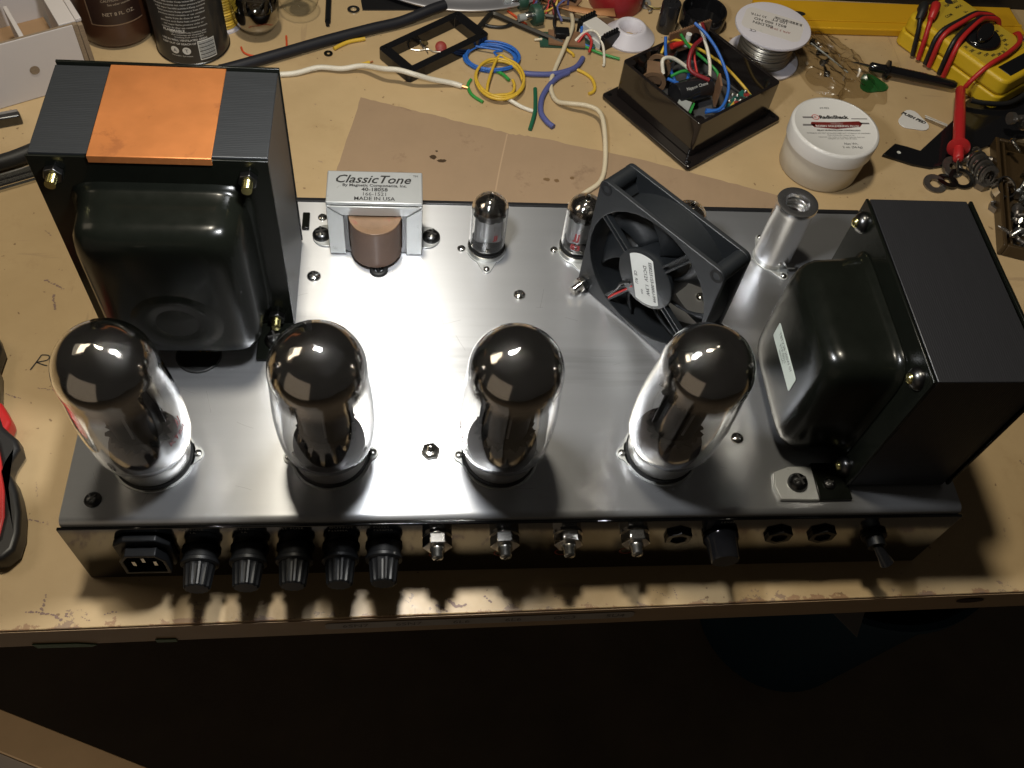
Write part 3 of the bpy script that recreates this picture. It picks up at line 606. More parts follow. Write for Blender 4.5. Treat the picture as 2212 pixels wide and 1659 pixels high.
ts = thing('tube_shield', 'shiny metal tube shield can with open spring top, right of the fan', 'tube shield', (NV[3][0], NV[3][1], H+4.3))
M['can'] = mat('satin_aluminium_can', (.86, .86, .88), .27, 1.0, var=.05, vscale=40)
obj('can', G().lathe([(10.9, 0), (11.0, .6), (10.8, 4), (10.8, 36), (11.3, 38), (11.6, 40.5), (11.3, 41.4), (10.2, 41.6), (6.8, 41.2), (6.5, 40.6), (6.5, 38.8), (9.6, 38.4), (9.8, 3)], 48, None, False, False), M['can'], ts, angle=50)
obj('spring', G().tube([(7.2*math.cos(k*.6), 7.2*math.sin(k*.6), 28+k*.28) for k in range(36)], .5, 6, 1), M['steel'], ts)
obj('inner_tube_top', G().lathe([(8.8, 2), (8.8, 24), (8, 28), (5, 31), (1.5, 32.5), (1, 34.5), (.01, 35)], 28), M['nickel'], ts)
obj('bayonet_foot', G().box(5, 10, -12.2, -9, 0, 1.2), M['steel'], ts)

# ================================================================== cooling fan
fan = thing('cooling_fan', 'black square computer fan standing on edge on the chassis top', 'fan', (275.9, 111.9, H+.1), (0, 0, -50.2))
S_ = 39.9; FD = 20.5
def xz(g): return g.warp(lambda x, y, z: (x, z, y+40))        # plan -> upright, y is the depth
sq = rrect(-S_, S_, -S_, S_, 4, 4); nn = len(sq)
def ringloop(r): return [(r*math.cos(math.atan2(y, x)), r*math.sin(math.atan2(y, x))) for x, y in sq2]
def sqsub(s, r):
    o = []; base = rrect(-s, s, -s, s, r, 4); m = len(base)
    for i in range(m):
        a, b = Vector(base[i]), Vector(base[(i+1) % m]); k = 8 if (b-a).length > 20 else 1
        o += [tuple(a+(b-a)*j/k) for j in range(k)]
    return o
sq2 = sqsub(S_, 4)
for d0, d1, nm in ((0, 2.6, 'front_flange'), (FD-2.6, FD, 'rear_flange')):
    obj(nm, xz(G().frame(sq2, ringloop(38.0), d0, d1)), M['fan'], fan, bevel=.35)
obj('duct', xz(G().ring(38.0, 39.2, 2.4, FD-2.4, 72)), M['fan'], fan)
for sx in (-1, 1):
    for sz in (-1, 1):
        obj('corner_boss', xz(G().ring(2.4, 4.2, 2.5, FD-2.5, 20, T(sx*35.6, sz*35.6, 0))), M['fan'], fan)
        obj('screw_hole', xz(G().ring(2.2, 3.6, -.25, .15, 20, T(sx*35.6, sz*35.6, 0))), M['glossblack'], fan)
        obj('web', xz(G().box(-.6, .6, 27.5 if False else 0, 8, 2.5, FD-2.5, T(sx*28.5, sz*28.5, 0) @ RZ(math.degrees(math.atan2(sz, sx))-90))), M['fan'], fan)
hub = obj('motor_mount', xz(G().lathe([(17.5, 2.6), (17.5, .4), (16.9, 0), (.01, 0)], 48)), M['fan'], fan)
lab = [(x, y) for x, y in circ(15.8, 60) if abs(x+1.0) < 7.6]; lab.sort(key=lambda q: math.atan2(q[1], q[0]))
LM = RZ(-63+0) ; 
lab = [(x, y) for x, y in circ(15.4, 72) if abs(y) < 8.4]
LBL = T(0, 0, -.15) @ RZ(-66)
def face(g): return xz(g)
obj('hub_label', face(G().prism(lab, 0, .1, LBL)), M['label'], hub)
def mirror_text(s, size, x, y):      # the face looks along -Y, so text keeps its handedness in x-z
    return G().text(s, size, T(0, 0, -.22) @ RZ(-66) @ T(x, y, 0), bold=.05)
g = G()
for s, size, y in (('EE82251S3-000U-999', 2.75, 4.6), ('DC12V  1.3W', 3.1, .6), ('CE  RU', 2.6, -6.2), ('CLX', 1.6, -3.0)): g.join(mirror_text(s, size, 0 if s != 'CLX' else 8, y))
obj('label_lettering', face(g), M['ink'], hub)
for a in (60, 150, 240, 330):
    obj('strut', xz(G().box(16.5, 39, -2.0, -1.0, .2, 3.0, RZ(a)).box(16.5, 39, 1.0, 2.0, .2, 3.0, RZ(a)).box(16.5, 39, -1.2, 1.2, 2.0, 3.0, RZ(a))), M['fan'], fan)
M['redwire'] = mat('red_insulation', (.45, .02, .018), .4); M['blackwire'] = mat('black_insulation', (.012, .012, .012), .4)
obj('red_lead', xz(G().tube([(12, .2, .6), (20, .9, 1.2), (30, .5, 1.0), (37, .9, 1.0)], .85, 8, 4, M=RZ(240))), M['redwire'], fan)
obj('black_lead', xz(G().tube([(12, -2, .2), (18, -3.4, -.6), (26, -1.6, .8), (37, -.6, 1.0)], .85, 8, 4, M=RZ(240))), M['blackwire'], fan)
rotor = pivot('rotor', fan)
obj('hub', xz(G().lathe([(15.5, 4.2), (15.5, FD-3), (14, FD-1.5), (.01, FD-1.5)], 40)), M['fan'], rotor)
for k in range(7):
    v = []; f = []; n1, n2 = 8, 3
    for i in range(n1+1):
        rr = 15+ (36.5-15)*i/n1
        for j in range(n2+1):
            tt = j/n2; ang = R(k*360/7 + 38*tt*(.8+.2*i/n1) + 20*i/n1); v.append((rr*math.cos(ang), rr*math.sin(ang), FD-4-(FD-9)*tt))
    for i in range(n1):
        for j in range(n2): a0 = i*(n2+1)+j; f.append((a0, a0+1, a0+n2+2, a0+n2+1))
    g = G().add(v, f)
    o = obj('blade', xz(g), M['fan'], rotor, angle=80); so = o.modifiers.new('solid', 'SOLIDIFY'); so.thickness = .0012
bo = pivot('corner_bolt', fan, (-35.6, -.2, 4.4))
obj('hex_nut', G().prism(hexpoly(4.4, 10), 0, 3.4, RX(90) @ T(0, 0, .1)), M['nickel'], bo, bevel=.4)
obj('thread', G().lathe([(1.9+(.2 if k % 2 else 0), 3+k*.35) for k in range(18)], 16, RX(90)), M['nickel'], bo)
# ================================================================== bench clutter
def wmat(name, c, rough=.42): return mat(name, c, rough, var=.12, vscale=120)
W = dict(white=wmat('white_insulation', (.68, .64, .54)), cream=wmat('cream_insulation', (.60, .52, .37)), blue=wmat('blue_insulation', (.025, .13, .48)), yellow=wmat('yellow_insulation', (.62, .40, .04)),
         green=wmat('green_insulation', (.03, .27, .05)), darkgreen=wmat('dark_green_insulation', (.012, .11, .055)), greyblue=wmat('grey_blue_sleeving', (.085, .10, .27), .5), red=M['redwire'],
         orange=wmat('orange_insulation', (.55, .07, .02)), black=M['blackwire'], darkred=wmat('dark_red_insulation', (.22, .015, .02)))
M['barecopper'] = mat('bare_copper', (.55, .24, .12), .35, 1.0); M['solder'] = mat('solder', (.6, .58, .55), .3, 1.0)
def flat(pts, z): return [(x, y, z) for x, y in pts]
def wire(name, pts, r, m, label, cat='wire', z=None, group=None, ends=None, smooth=6, n=12):
    p0 = pts[0]
    P3 = [(p[0], p[1], (p[2] if len(p) > 2 else r)) for p in pts] if z is None else flat(pts, z)
    ox, oy = P3[0][0], P3[0][1]
    L3 = [(x-ox, y-oy, zz) for x, y, zz in P3]
    if ends:
        t = thing(name, label, cat, (ox, oy, 0), group=group); obj('insulation', G().tube(L3, r, n, smooth), m, t)
        if 'b' in ends:
            d = (Vector(L3[-1])-Vector(L3[-2])).normalized(); e = Vector(L3[-1]); obj('bare_end', G().tube([tuple(e-d), tuple(e+d*ends['b'])], r*.45, 6, 1), M['barecopper'], t)
        if 'a' in ends:
            d = (Vector(L3[0])-Vector(L3[1])).normalized(); e = Vector(L3[0]); obj('bare_end', G().tube([tuple(e-d), tuple(e+d*ends['a'])], r*.45, 6, 1), M['solder'], t)
        return t
    return tag(obj(name, G().tube(L3, r, n, smooth), m, None, (ox, oy, 0)), label, cat, group)

# cardboard sheet
def cardboard_material():
    m = mat('kraft_cardboard', (.315, .215, .13), .75, var=.10, vscale=35, bump=.15, bscale=300, dirt=(.25, .165, .10), dscale=30, dcut=.60); return m
M['kraft'] = cardboard_material()
def _flutes(m):
    nt = m.node_tree; N = nt.nodes; L = nt.links; b = N['Principled BSDF']
    tc = N.new('ShaderNodeTexCoord'); mp = N.new('ShaderNodeMapping'); mp.inputs['Rotation'].default_value = (0, 0, R(14)); L.new(tc.outputs['Object'], mp.inputs[0])
    wv = N.new('ShaderNodeTexWave'); wv.inputs['Scale'].default_value = 45; wv.inputs['Distortion'].default_value = .8; L.new(mp.outputs[0], wv.inputs['Vector'])
    bp = N.new('ShaderNodeBump'); bp.inputs['Strength'].default_value = .10; bp.inputs['Distance'].default_value = .0006; L.new(wv.outputs['Fac'], bp.inputs['Height'])
    old = b.inputs['Normal'].links[0].from_socket; L.new(old, bp.inputs['Normal']); L.new(bp.outputs[0], b.inputs['Normal'])
_flutes(M['kraft'])
M['oil'] = mat('oil_stain', (.055, .032, .015), .5)
rnd = random.Random(3)
pl = []
def jag(a, b, n, amp):
    for i in range(n):
        t = i/n; pl.append((a[0]+(b[0]-a[0])*t+rnd.uniform(-amp, amp), a[1]+(b[1]-a[1])*t+rnd.uniform(-amp, amp)))
jag((122, 363), (172, 347), 14, .5); jag((172, 347), (229, 329), 16, .7); jag((229, 329), (246, 327), 8, .8); jag((246, 327), (324, 306), 14, .5); jag((324, 306), (432, 269), 20, .4); jag((432, 269), (428, 206), 4, .1); jag((428, 206), (92, 206), 4, .1); jag((92, 206), (122, 363), 26, .35)
cb = obj('cardboard_sheet', G().prism([(x-230, y-300) for x, y in pl], .05, 2.6), M['kraft'], None, (230, 300, 0)); tag(cb, 'flat torn brown cardboard sheet lying behind the amplifier', 'cardboard')
obj('crease', G().ribbon([(227, 329), (219, 290), (212, 250), (206, 210)], 1.0, 2.75).warp(lambda x, y, z: (x-230, y-300, z)), mat('crease', (.42, .29, .18), .7), cb)
def blob(cx, cy, r, z, k, seed):
    q = random.Random(seed); return G().prism([(cx+r*k*math.cos(t*.35)*q.uniform(.75, 1.15), cy+r*math.sin(t*.35)*q.uniform(.75, 1.15)) for t in range(18)], z, z+.06)
for i, (px, py, r, k) in enumerate(((173.5, 303, 2.2, 1.1), (179.5, 299.5, 1.8, 1.9), (176, 309, .9, 1), (252, 284, 1.6, 1.6), (259, 283, 1.8, 1), (270, 286, 1.5, 1.1))):
    obj('oil_stain', blob(px-230, py-300, r, 2.62, k, i), M['oil'] if i < 3 else mat('grease', (.17, .10, .045), .5), cb)

# --- wires and sleeves
wire('cream_wire', [(283, 500), (287, 477, 3), (286, 453, 6), (278, 429, 5), (269, 406, 2), (264, 390, 2), (263.5, 376, 1.8), (267, 366, 2.5), (275, 360, 6), (287, 356, 8), (295.5, 348, 9), (297, 330, 9), (295, 301, 5), (289.5, 282, 4), (277, 270, 4), (267, 261, 3), (258, 252, 3)], 1.75, W['cream'],
     'long cream coloured wire winding from the back edge to the amplifier')
wire('white_wire', [(55, 384), (61, 385.5), (74, 388), (90, 394, 3), (107, 393, 3.5), (122, 394, 6), (138, 384.5, 11.5), (149, 382.5, 12.5), (160.5, 379.5, 11.5), (173, 380.5, 7), (188, 382, 3), (196, 380)], 2.0, W['white'], 'thick white wire with bare copper tip right of the copper banded transformer', ends={'b': 5})
wire('black_sleeve', [(20, 385), (27, 388), (59, 405), (92, 423), (127, 440.5), (150, 451), (172, 463, 7), (185, 470, 8)], 4.2, mat('black_sleeving', (.013, .0135, .018), .5, spec=.3, var=.2, vscale=60, dirt=(.09, .09, .10), dscale=160, dcut=.68), 'long thick black rubber sleeve running up behind the copper banded transformer', 'sleeve')
def coil(name, cx, cy, rx, ry, turns, r, m, label, seed, z0=0, tails=()):
    q = random.Random(seed); pts = []
    for k in range(int(turns*16)+1):
        t = k/16*2*math.pi; j = 1+.07*math.sin(k*.31+seed)+.05*math.sin(k*.083*seed+1)+q.uniform(-.01, .01)
        pts.append((rx*j*math.cos(t), ry*j*math.sin(t), z0+r+(k/16)*r*.8+.3*math.sin(k)))
    if tails: pts += list(tails)
    return tag(obj(name, G().tube(pts, r, 8, 4), m, None, (cx, cy, 0)), label, 'wire coil')
coil('blue_wire_coil', 219.5, 414, 20.0, 15.5, 5.4, .85, W['blue'], 'coil of bright blue wire on the bench behind the yellow coil', 1, 0, ((8, 6, 5), (2, 2, 6), (6, -3, 5.5), (14, -4, 4.5), (18, -3, 3)))
coil('yellow_wire_coil', 224, 386.5, 18, 22.5, 2.3, 1.15, W['yellow'], 'coil of yellow wire overlapping the blue coil', 4, 3.0, ((-10, -15, 5), (2, -18, 5), (9, -15, 5), (11, -7, 5), (10, -1, 5)))
wire('green_wire_end', [(203, 389), (200.5, 382), (203, 372), (211, 364)], 1.2, W['green'], 'short green wire curving along the left of the yellow coil')
wire('green_wire_tip', [(221, 401), (227, 396, 2), (232, 389, 2)], 1.3, W['green'], 'green wire tip inside the yellow coil')
wire('white_wire_stub', [(224.5, 369.5, 3), (230, 366, 3), (240, 359.5), (250.5, 354.5)], 1.5, W['white'], 'short white wire stub running right from the yellow coil', ends={'a': 2.5})
wire('dark_green_wire', [(251.2, 381), (250.4, 368), (248.5, 352, 3), (244, 335.5)], 1.5, W['darkgreen'], 'short straight dark green wire crossing the white stub')
wire('blue_grey_sleeve', [(240, 398), (252, 397), (268, 398.5), (284, 406.5), (291.5, 418.5)], 2.1, W['greyblue'], 'blue grey plastic sleeve running right from the wire coils', 'sleeve')
wire('blue_grey_sleeve', [(278.5, 400.5), (270, 394.5), (262, 384), (255.5, 370), (253.5, 354), (257, 344), (261.5, 338.5)], 2.1, W['greyblue'], 'curved blue grey plastic sleeve beside the dark green wire', 'sleeve')
wire('yellow_wire_offcut', [(286, 405), (291, 401.5), (296, 395.5), (297.5, 387), (296, 380.5), (292, 377.5)], 1.3, W['yellow'], 'hooked yellow wire offcut left of the open black box', ends={'a': 2.5})
wire('orange_wire', [(31.5, 417), (34, 411), (40, 407.6), (52, 406.8), (60, 410.5), (64.5, 418), (63.5, 432.5)], .75, W['orange'], 'thin orange wire bent in an arc before the upended tube')
wire('yellow_wire_offcut', [(100, 418.5), (106, 424), (112, 428), (123, 432)], 1.5, W['yellow'], 'short yellow offcut next to the star washer')
t = wire('yellow_wire_offcut', [(115, 400), (121, 401.5), (127, 404.5)], 1.3, W['yellow'], 'short stripped yellow offcut just above the thick white wire', ends={'b': 3})
obj('peeled_sleeve', G().prism([(0, 0), (8, 2.6), (7, 4.2), (1, 1.6)], .2, 1.4), mat('pale_yellow', (.55, .42, .15), .5), t)
wire('black_wire_offcut', [(216, 456), (222, 454), (232, 454.5), (243, 462), (252, 472)], 1.4, W['black'], 'bent black wire offcut right of the black bezel frame')
# washers
tag(obj('flat_washer', G().ring(2.3, 4.9, .05, 1.1, 28), M['steel'], None, (113, 469, 0)), 'plain flat washer near the rim of the silver dish', 'washer')
g = G().ring(2.0, 3.3, .05, .8, 24)
for k in range(10): g.box(1.2, 2.2, -.3, .3, .05, .8, RZ(k*36))
tag(obj('star_washer', g, M['darksteel'], None, (96, 414, 0)), 'toothed star washer at the end of a yellow offcut', 'washer')
# black rod
t = thing('black_rod', 'thin black rod pointing away at the top of the bench', 'rod', (94, 450, 0)); obj('shaft', G().tube([(0, 0, 2.4), (-1, 45, 2.4)], 2.3, 10, 1), M['blackplastic'], t); obj('stub', G().tube([(0, -4, 2.2), (0, 1, 2.2)], 1.5, 10, 1), M['blackplastic'], t)
# silver dish
t = thing('silver_dish', 'shallow round silver metal dish at the back of the bench', 'dish', (197, 579, 0))
M['dish'] = mat('satin_dish', (.50, .50, .54), .38, .8, var=.06, vscale=20)
obj('rim', G().lathe([(96, 4), (104, 3.2), (110, 3.6), (113, 5), (113.5, 6.5), (112, 7.4), (107, 6.4), (100, 8), (90, 13), (70, 15), (40, 15.5), (.01, 15.5)], 96, None, False, False), M['dish'], t)
tag(obj('black_sheet', G().prism([(-30, 0), (34, 5), (30, 26), (-34, 30)], .1, 1.2), M['blackedge'], None, (150, 469, 0)), 'flat black sheet peeking out from under the silver dish', 'sheet')
# black bezel frame
t = thing('bezel_frame', 'empty black rectangular plastic bezel frame lying flat', 'frame', (176, 422.5, 0), (0, 0, 39.0))
fo = rrect(-40, 40, -18.5, 18.5, 3, 3); fi = rrect(-32, 31, -12.5, 12.5, .6, 3)
fr = obj('frame', G().frame(fo, fi, .1, 9.5), M['glossblack'], t, bevel=.5)
for sx in (-1, 1):
    for sy in (-1, 1): obj('screw_hole', G().ring(.8, 1.5, 9.4, 9.65, 14, T(sx*35.6, sy*15.2, 0)), M['darksteel'], t)
# parts lying inside it
t = thing('disc_capacitor', 'round red disc capacitor on wire leads inside the black bezel', 'capacitor', (181, 421.5, 0))
M['redceramic'] = mat('red_ceramic', (.26, .03, .022), .5)
obj('disc', G().lathe([(0.01, 0), (3.2, .2), (4.4, 1.1), (3.2, 2.0), (.01, 2.2)], 24, T(0, 2, 3) @ RX(35)), M['redceramic'], t)
obj('lead', G().tube([(-23, 1, .8), (-17, 0, .8), (-10, 1.6, 1), (-5, -1.2, 1), (2, -1.6, 2), (10, 1.5, 2.5), (22, 9, 3)], .55, 6, 4), M['solder'], t)
t = thing('resistor', 'dark resistor with twisted leads inside the black bezel', 'resistor', (168, 427, 0))
obj('body', G().lathe([(.01, -4), (1.6, -3.6), (1.9, -2.6), (1.5, -1.6), (1.5, 1.6), (1.9, 2.6), (1.6, 3.6), (.01, 4)], 16, T(0, 0, 3.5) @ RZ(40) @ RX(60)), mat('olive_body', (.10, .075, .03), .4), t)
obj('lead', G().tube([(0, -3, 2), (2, -6, 1), (3, -9, 1)], .5, 6, 3), M['solder'], t); obj('lead', G().tube([(-6, 6, 5), (-3, 3, 3.5), (0, -3, 2)], .9, 6, 3), M['blackwire'], t)
# allen keys
M['blackoxide'] = mat('black_oxide', (.045, .043, .04), .4, .7, var=.2, vscale=90)
def allen(pts, r, label):
    ox, oy = pts[0][:2]; tag(obj('allen_key', G().tube([(x-ox, y-oy, z) for x, y, z in pts], r, 6, 3), M['blackoxide'], None, (ox, oy, 0)), label, 'hex key')
allen([(211.5, 450, 2.6), (217, 460, 2.6), (220.5, 466, 2.6), (222.5, 468, 2.6), (225, 468, 2.6), (231, 464.5, 2.6), (250, 452, 2.6), (277, 435, 2.6)], 2.5, 'dark hex key with its short arm nearest the bezel frame')
allen([(266, 470, 2.2), (290, 466, 2.2), (306, 464, 2.2), (310, 462, 2.2), (311, 457, 2.2), (313, 448, 2.2)], 1.9, 'slim brass tinted hex key under the orange tape strip')

# potentiometers + tangle at the back
M['pcbgreen'] = mat('circuit_green', (.025, .075, .05), .45, var=.3, vscale=120); M['phenolic'] = mat('phenolic_board', (.22, .12, .065), .5, var=.3, vscale=150)
M['clearpl'] = mat('clear_plastic', (.35, .37, .36), .15, coat=.5)
def pot(x, y, z, a, label):
    t = thing('potentiometer', label, 'potentiometer', (x, y, z), (0, 0, a), 'potentiometers in the tangle at the back')
    obj('can', G().lathe([(.01, 0), (8.0, 0), (8.3, .8), (8.3, 6), (7.6, 7.2)], 28, T(0, 0, 8.2) @ RY(90) @ T(0, 0, -4)), M['pcbgreen'], t); obj('bushing', G().lathe([(3.4, 7), (3.4, 12), (3.0, 13)], 18, T(0, 0, 8.2) @ RY(90) @ T(0, 0, -4)), M['steel'], t)
    obj('shaft', G().cyl(2.9, 12, 19, 18, T(0, 0, 8.2) @ RY(90) @ T(0, 0, -4)), M['clearpl'], t)
    for k in (-4, 0, 4): obj('terminal', G().box(-3, -2.4, k-.9, k+.9, 14, 19), M['solder'], t)
pot(257, 462, 0, 200, 'green backed potentiometer nearest the hex key, shaft pointing left'); pot(247, 482, 0, 190, 'green backed potentiometer beside the silver dish rim')
t = thing('wired_circuit_board', 'brown circuit board bristling with coloured leads at the back', 'circuit board', (272, 492, 0), (0, 0, -35))
obj('board', G().box(-24, 24, -9, 9, 6, 7.6), M['phenolic'], t)
for i in range(10):
    q = random.Random(i); x = -18+i*4; c = (W['red'], W['black'], W['yellow'], W['darkred'], W['greyblue'])[i % 5]
    obj('lead', G().tube([(x, -4, 7), (x+q.uniform(-3, 3), -6, 12+q.uniform(0, 5)), (x+q.uniform(-6, 6), -14, 9), (x+q.uniform(-6, 6), -20, 3)], .9, 6, 4), c, t)
for i in range(5): obj('component', G().cyl(1.6, 0, 6, 12, T(-16+i*8, 2, 9.4) @ RY(90)), (M['redceramic'], M['glossblack'], M['phenolic'])[i % 3], t)
wire('orange_lead', [(236, 476), (241, 470), (246, 464), (250, 459)], 1.0, W['orange'], 'short orange lead between the silver dish and hex key')
wire('black_lead', [(272, 478, 10), (273, 465, 9), (271, 452, 7), (277, 440, 3)], 1.1, W['black'], 'black lead hanging from the back tangle to the small circuit board')
# small board with chip
t = thing('small_circuit_board', 'small green and brown circuit board with one black chip', 'circuit board', (281, 441, 0), (0, 0, 0))
obj('green_board', G().box(-22, 22, -9, 9, .3, 1.8), M['pcbgreen'], t); obj('brown_board', G().box(-15, 14, -9.5, 8, 2.6, 4.2, RZ(-4)), M['phenolic'], t)
ch = obj('chip', G().box(-10, 1, -3.5, 5.5, 4.4, 9.5), M['blackplastic'], t, bevel=.5)
for k in range(4): obj('chip_pin', G().box(-10.6, -9.8, -2.6+k*2.2, -1.6+k*2.2, 4.2, 8), M['solder'], t)
for pts, c in (([(6, -4, 4), (14, 0, 10), (22, -2, 11), (27, -12, 6), (27, -26, 2), (26, -30, 2)], 'white'), ([(8, -6, 4), (14, -1, 9), (18, -8, 7), (16, -16, 3)], 'red'), ([(8, -7, 3), (14, -8, 2), (24, -15, 2), (40, -21, 1.6)], 'green'),
               ([(-4, -9, 3), (-1, -13, 2), (3, -17, 1.6), (3.5, -20, 1.6)], 'yellow'), ([(12, 2, 4), (12, 9, 7), (15, 15, 8)], 'blue'), ([(9, -4, 3), (14, -6, 2), (20, -10, 2)], 'blue'), ([(-20, -1, 2), (-26, -1, 1.2)], 'cream')):
    obj('lead', G().tube(pts, 1.1, 8, 5), W[c], t)
# white bobbin with black ends
t = thing('bobbin_transformer', 'little white bobbin with ragged black ends beside the white ring', 'bobbin', (306, 447, 0), (0, 0, -52))
obj('white_body', G().box(-11, 11, -7.5, 7.5, 2, 11), mat('white_tape_wrap', (.62, .60, .57), .5), t, bevel=.8)
for s in (-1, 1):
    obj('black_end', G().box(s*13-2.4, s*13+2.4, -8.5, 8.5, .2, 12), M['blackplastic'], t, bevel=.4)
    for k in range(6): obj('pin_tab', G().box(s*13-1, s*13+1, -7.5+k*2.7, -6+k*2.7, 11.5, 14.5), M['blackplastic'], t)
obj('base', G().box(-12, 12, -9, -5, .1, 5), M['label'], t)
# white moulded ring
M['whitepl'] = mat('white_nylon', (.62, .60, .66), .45, var=.05)
t = thing('white_ring', 'white moulded plastic ring with a raised collar', 'ring', (332.5, 450, 0), (0, 0, 15))
o8 = [(x, y) for x, y in circ(20.5, 10)]
v = []; n = 40; f = []
prof = [(20.5, .2), (20.8, 1.8), (17.5, 5), (13.2, 9), (12.2, 10.4), (11, 10.8), (9.4, 10), (6.6, 4), (6.4, .2)]
obj('flange', G().lathe(prof, 48, None, False, False), M['whitepl'], t, angle=50)
# red tape roll and orange strip
t = thing('red_tape_roll', 'red roll of tape standing at the back edge', 'tape roll', (327, 496, 0)); M['redroll'] = mat('red_vinyl', (.30, .018, .022), .35)
obj('roll', G().lathe([(9, .2), (22, .2), (22.5, 1), (22.5, 18), (22, 19), (9, 19), (9, .2)], 56, None, False, False), M['redroll'], t); obj('core', G().ring(8.4, 9.2, .2, 19, 36), M['label'], t)
t = tag(obj('orange_strip', G().add([(-36, 22, 2), (-14, 4, 8), (2, -3, 10), (22, -3.5, 10), (-34, 26, 2), (-12, 11, 8), (3, 5, 10), (22, 7, 10)], [(0, 1, 5, 4), (1, 2, 6, 5), (2, 3, 7, 6)]), mat('orange_paper', (.50, .24, .10), .6), None, (299.5, 466, 0)), 'curled pale orange paper strip beside the red tape roll', 'paper strip')
so = t.modifiers.new('s', 'SOLIDIFY'); so.thickness = .0006
# black capacitor and cup behind the box
t = thing('black_capacitor', 'upright black cylindrical capacitor behind the open black box', 'capacitor', (364.5, 462, 0)); M['capsl'] = mat('capacitor_sleeve', (.015, .015, .017), .18)
obj('sleeve', G().lathe([(7.4, .2), (7.8, 1), (7.8, 24), (7.2, 25), (6.0, 25)], 32), M['capsl'], t)
for s in (-2.4, 2.4): obj('lead', G().tube([(s, 0, 25), (s, 0, 27), (s*1.2, 0, 31)], .5, 6, 2), M['solder'], t)
t = thing('black_cup', 'round open black cup lying behind the open black box', 'cup', (396, 472, 0)); obj('cup', G().lathe([(17, .2), (18.5, 1), (18.8, 13), (18.2, 14), (17, 13.4), (16.4, 3), (.01, 2.6)], 48, None, False, False), M['glossblack'], t)
t = thing('terminal_lug', 'small twisted metal terminal lug right of the red tape roll', 'terminal', (352, 492, 0))
obj('lug', G().ring(1.6, 4.2, .2, 1.6, 16, T(0, 0, 2) @ RX(40)), M['solder'], t); obj('tail', G().tube([(2, -2, 2), (10, -4, 1.5), (22, 2, 1.5)], .7, 6, 4), M['brass'], t); obj('tail', G().tube([(0, -2, 2), (4, -8, 3), (1, -10, 2)], 1.1, 6, 3), M['solder'], t)

# ------------------------------------------------ open black project box
t = thing('project_box', 'open black enclosure full of coloured wiring, resting on its lid', 'enclosure', (369, 364.5, 0), (0, 0, 35))
M['boxblack'] = mat('black_hammer_paint', (.012, .0095, .009), .13, bump=.06, bscale=60, coat=.4); M['boxin'] = mat('box_inside', (.10, .10, .105), .4, .3)
ld = obj('lid', G().prism(rrect(-50, 50, -47.5, 47.5, 3), .1, 4.4), M['boxblack'], t, bevel=1.2)
for sx in (-1, 1):
    for sy in (-1, 1): obj('lid_hole', G().cyl(1.7, 4.3, 4.5, 16, T(sx*45.5, sy*43, 0)), M['darksteel'], ld)
wl = pivot('walls', t, (1, 1, 0)); 
def wallplate(x0, x1, y0, y1): obj('wall', G().box(x0, x1, y0, y1, 4.6, 40), M['boxblack'], wl, bevel=.8)
bw, bh = 42.5, 40.5
obj('wall_shell', G().frame(rrect(-bw, bw, -bh, bh, 3), rrect(-bw+2.4, bw-2.4, -bh+2.4, bh-2.4, 1.6), 4.6, 34.5), M['boxblack'], wl, bevel=.5)
obj('floor_plate', G().box(-bw+2, bw-2, -bh+2, bh-2, 4.8, 7), M['boxin'], wl)
for sx in (-1, 1):
    for sy in (-1, 1): obj('corner_post', G().lathe([(3.4, 6), (3.4, 34.2), (1.6, 34.3), (1.5, 33.6), (.01, 33.6)], 18, T(sx*(bw-4.6), sy*(bh-4.6), 0)), M['boxblack'], wl)
# contents: local +x points up-right in the picture, +y up-left
cp = pivot('electrolytic_capacitor', t, (-4, 2, 19)); obj('sleeve', G().lathe([(.01, -15), (8.4, -15), (8.8, -14), (8.8, 14), (8.4, 15), (.01, 15)], 28, RZ(-10) @ RY(90)), M['capsl'], cp)
obj('print', G().text('Nippon Chemi', 3.2).warp(lambda q, h, _: (q*.985+h*.17-1, -8.95*math.cos((h+1)/8.9+.75)+q*-.17, 8.95*math.sin((h+1)/8.9+.75)-0)), M['white_print'], cp)
for x, y, m in ((-26, 22, 'a'), (-8, 32, 'b')):
    j = pivot('jack_socket', t, (x, y, 22), (0, 0, 45 if m == 'a' else 20))
    obj('jack_ring', G().ring(6.5, 9.6, 0, 1.6, 28, T(-4, 0, 2) @ RY(90)), M['wax'], j); obj('jack_body', G().box(-2, 13, -6, 6, 0, 9), M['wax'] if m == 'a' else M['steel'], j, bevel=.5); obj('contact', G().box(-1, 9, -7.4, -6.4, -5, 6), M['nickel'], j); obj('contact', G().box(2, 7, 6.4, 7.4, -4, 10), M['nickel'], j)
b_ = pivot('upright_board', t, (17, 34, 36), (0, 0, -6)); obj('board', G().box(-19, 21, -.8, .8, -10, 9), M['phenolic'], b_)
for k in range(20): obj('edge_tooth', G().box(-19+k*2, -18+k*2, -.9, .9, 9, 9.8), M['phenolic'], b_)
for x, z, m in ((-12, 0, 'redwire'), (-2, 1, 'greyl'), (6, -2, 'glossblack'), (14, -3, 'redceramic')):
    obj('component', G().cyl(2.2, -5, 5, 14, T(x, -3, z) @ (RY(90) if m == 'redwire' else RX(0))), M.get(m, M['label']), b_)
b_ = pivot('upright_board', t, (8, -12, 24), (0, 0, 50)); obj('board', G().box(-7, 7, -.8, .8, -10, 9), M['phenolic'], b_)
sw = pivot('terminal_block', t, (20, -27, 9), (0, 0, 12)); obj('block', G().box(-11, 11, -6, 6, 0, 11), mat('teal_plastic', (.012, .12, .09), .4), sw, bevel=.6)
for x in (-7, 0, 7): obj('clamp_screw', G().cyl(2.2, 11, 12.4, 16, T(x, 0, 0)), M['redceramic'] if x else M['solder'], sw)
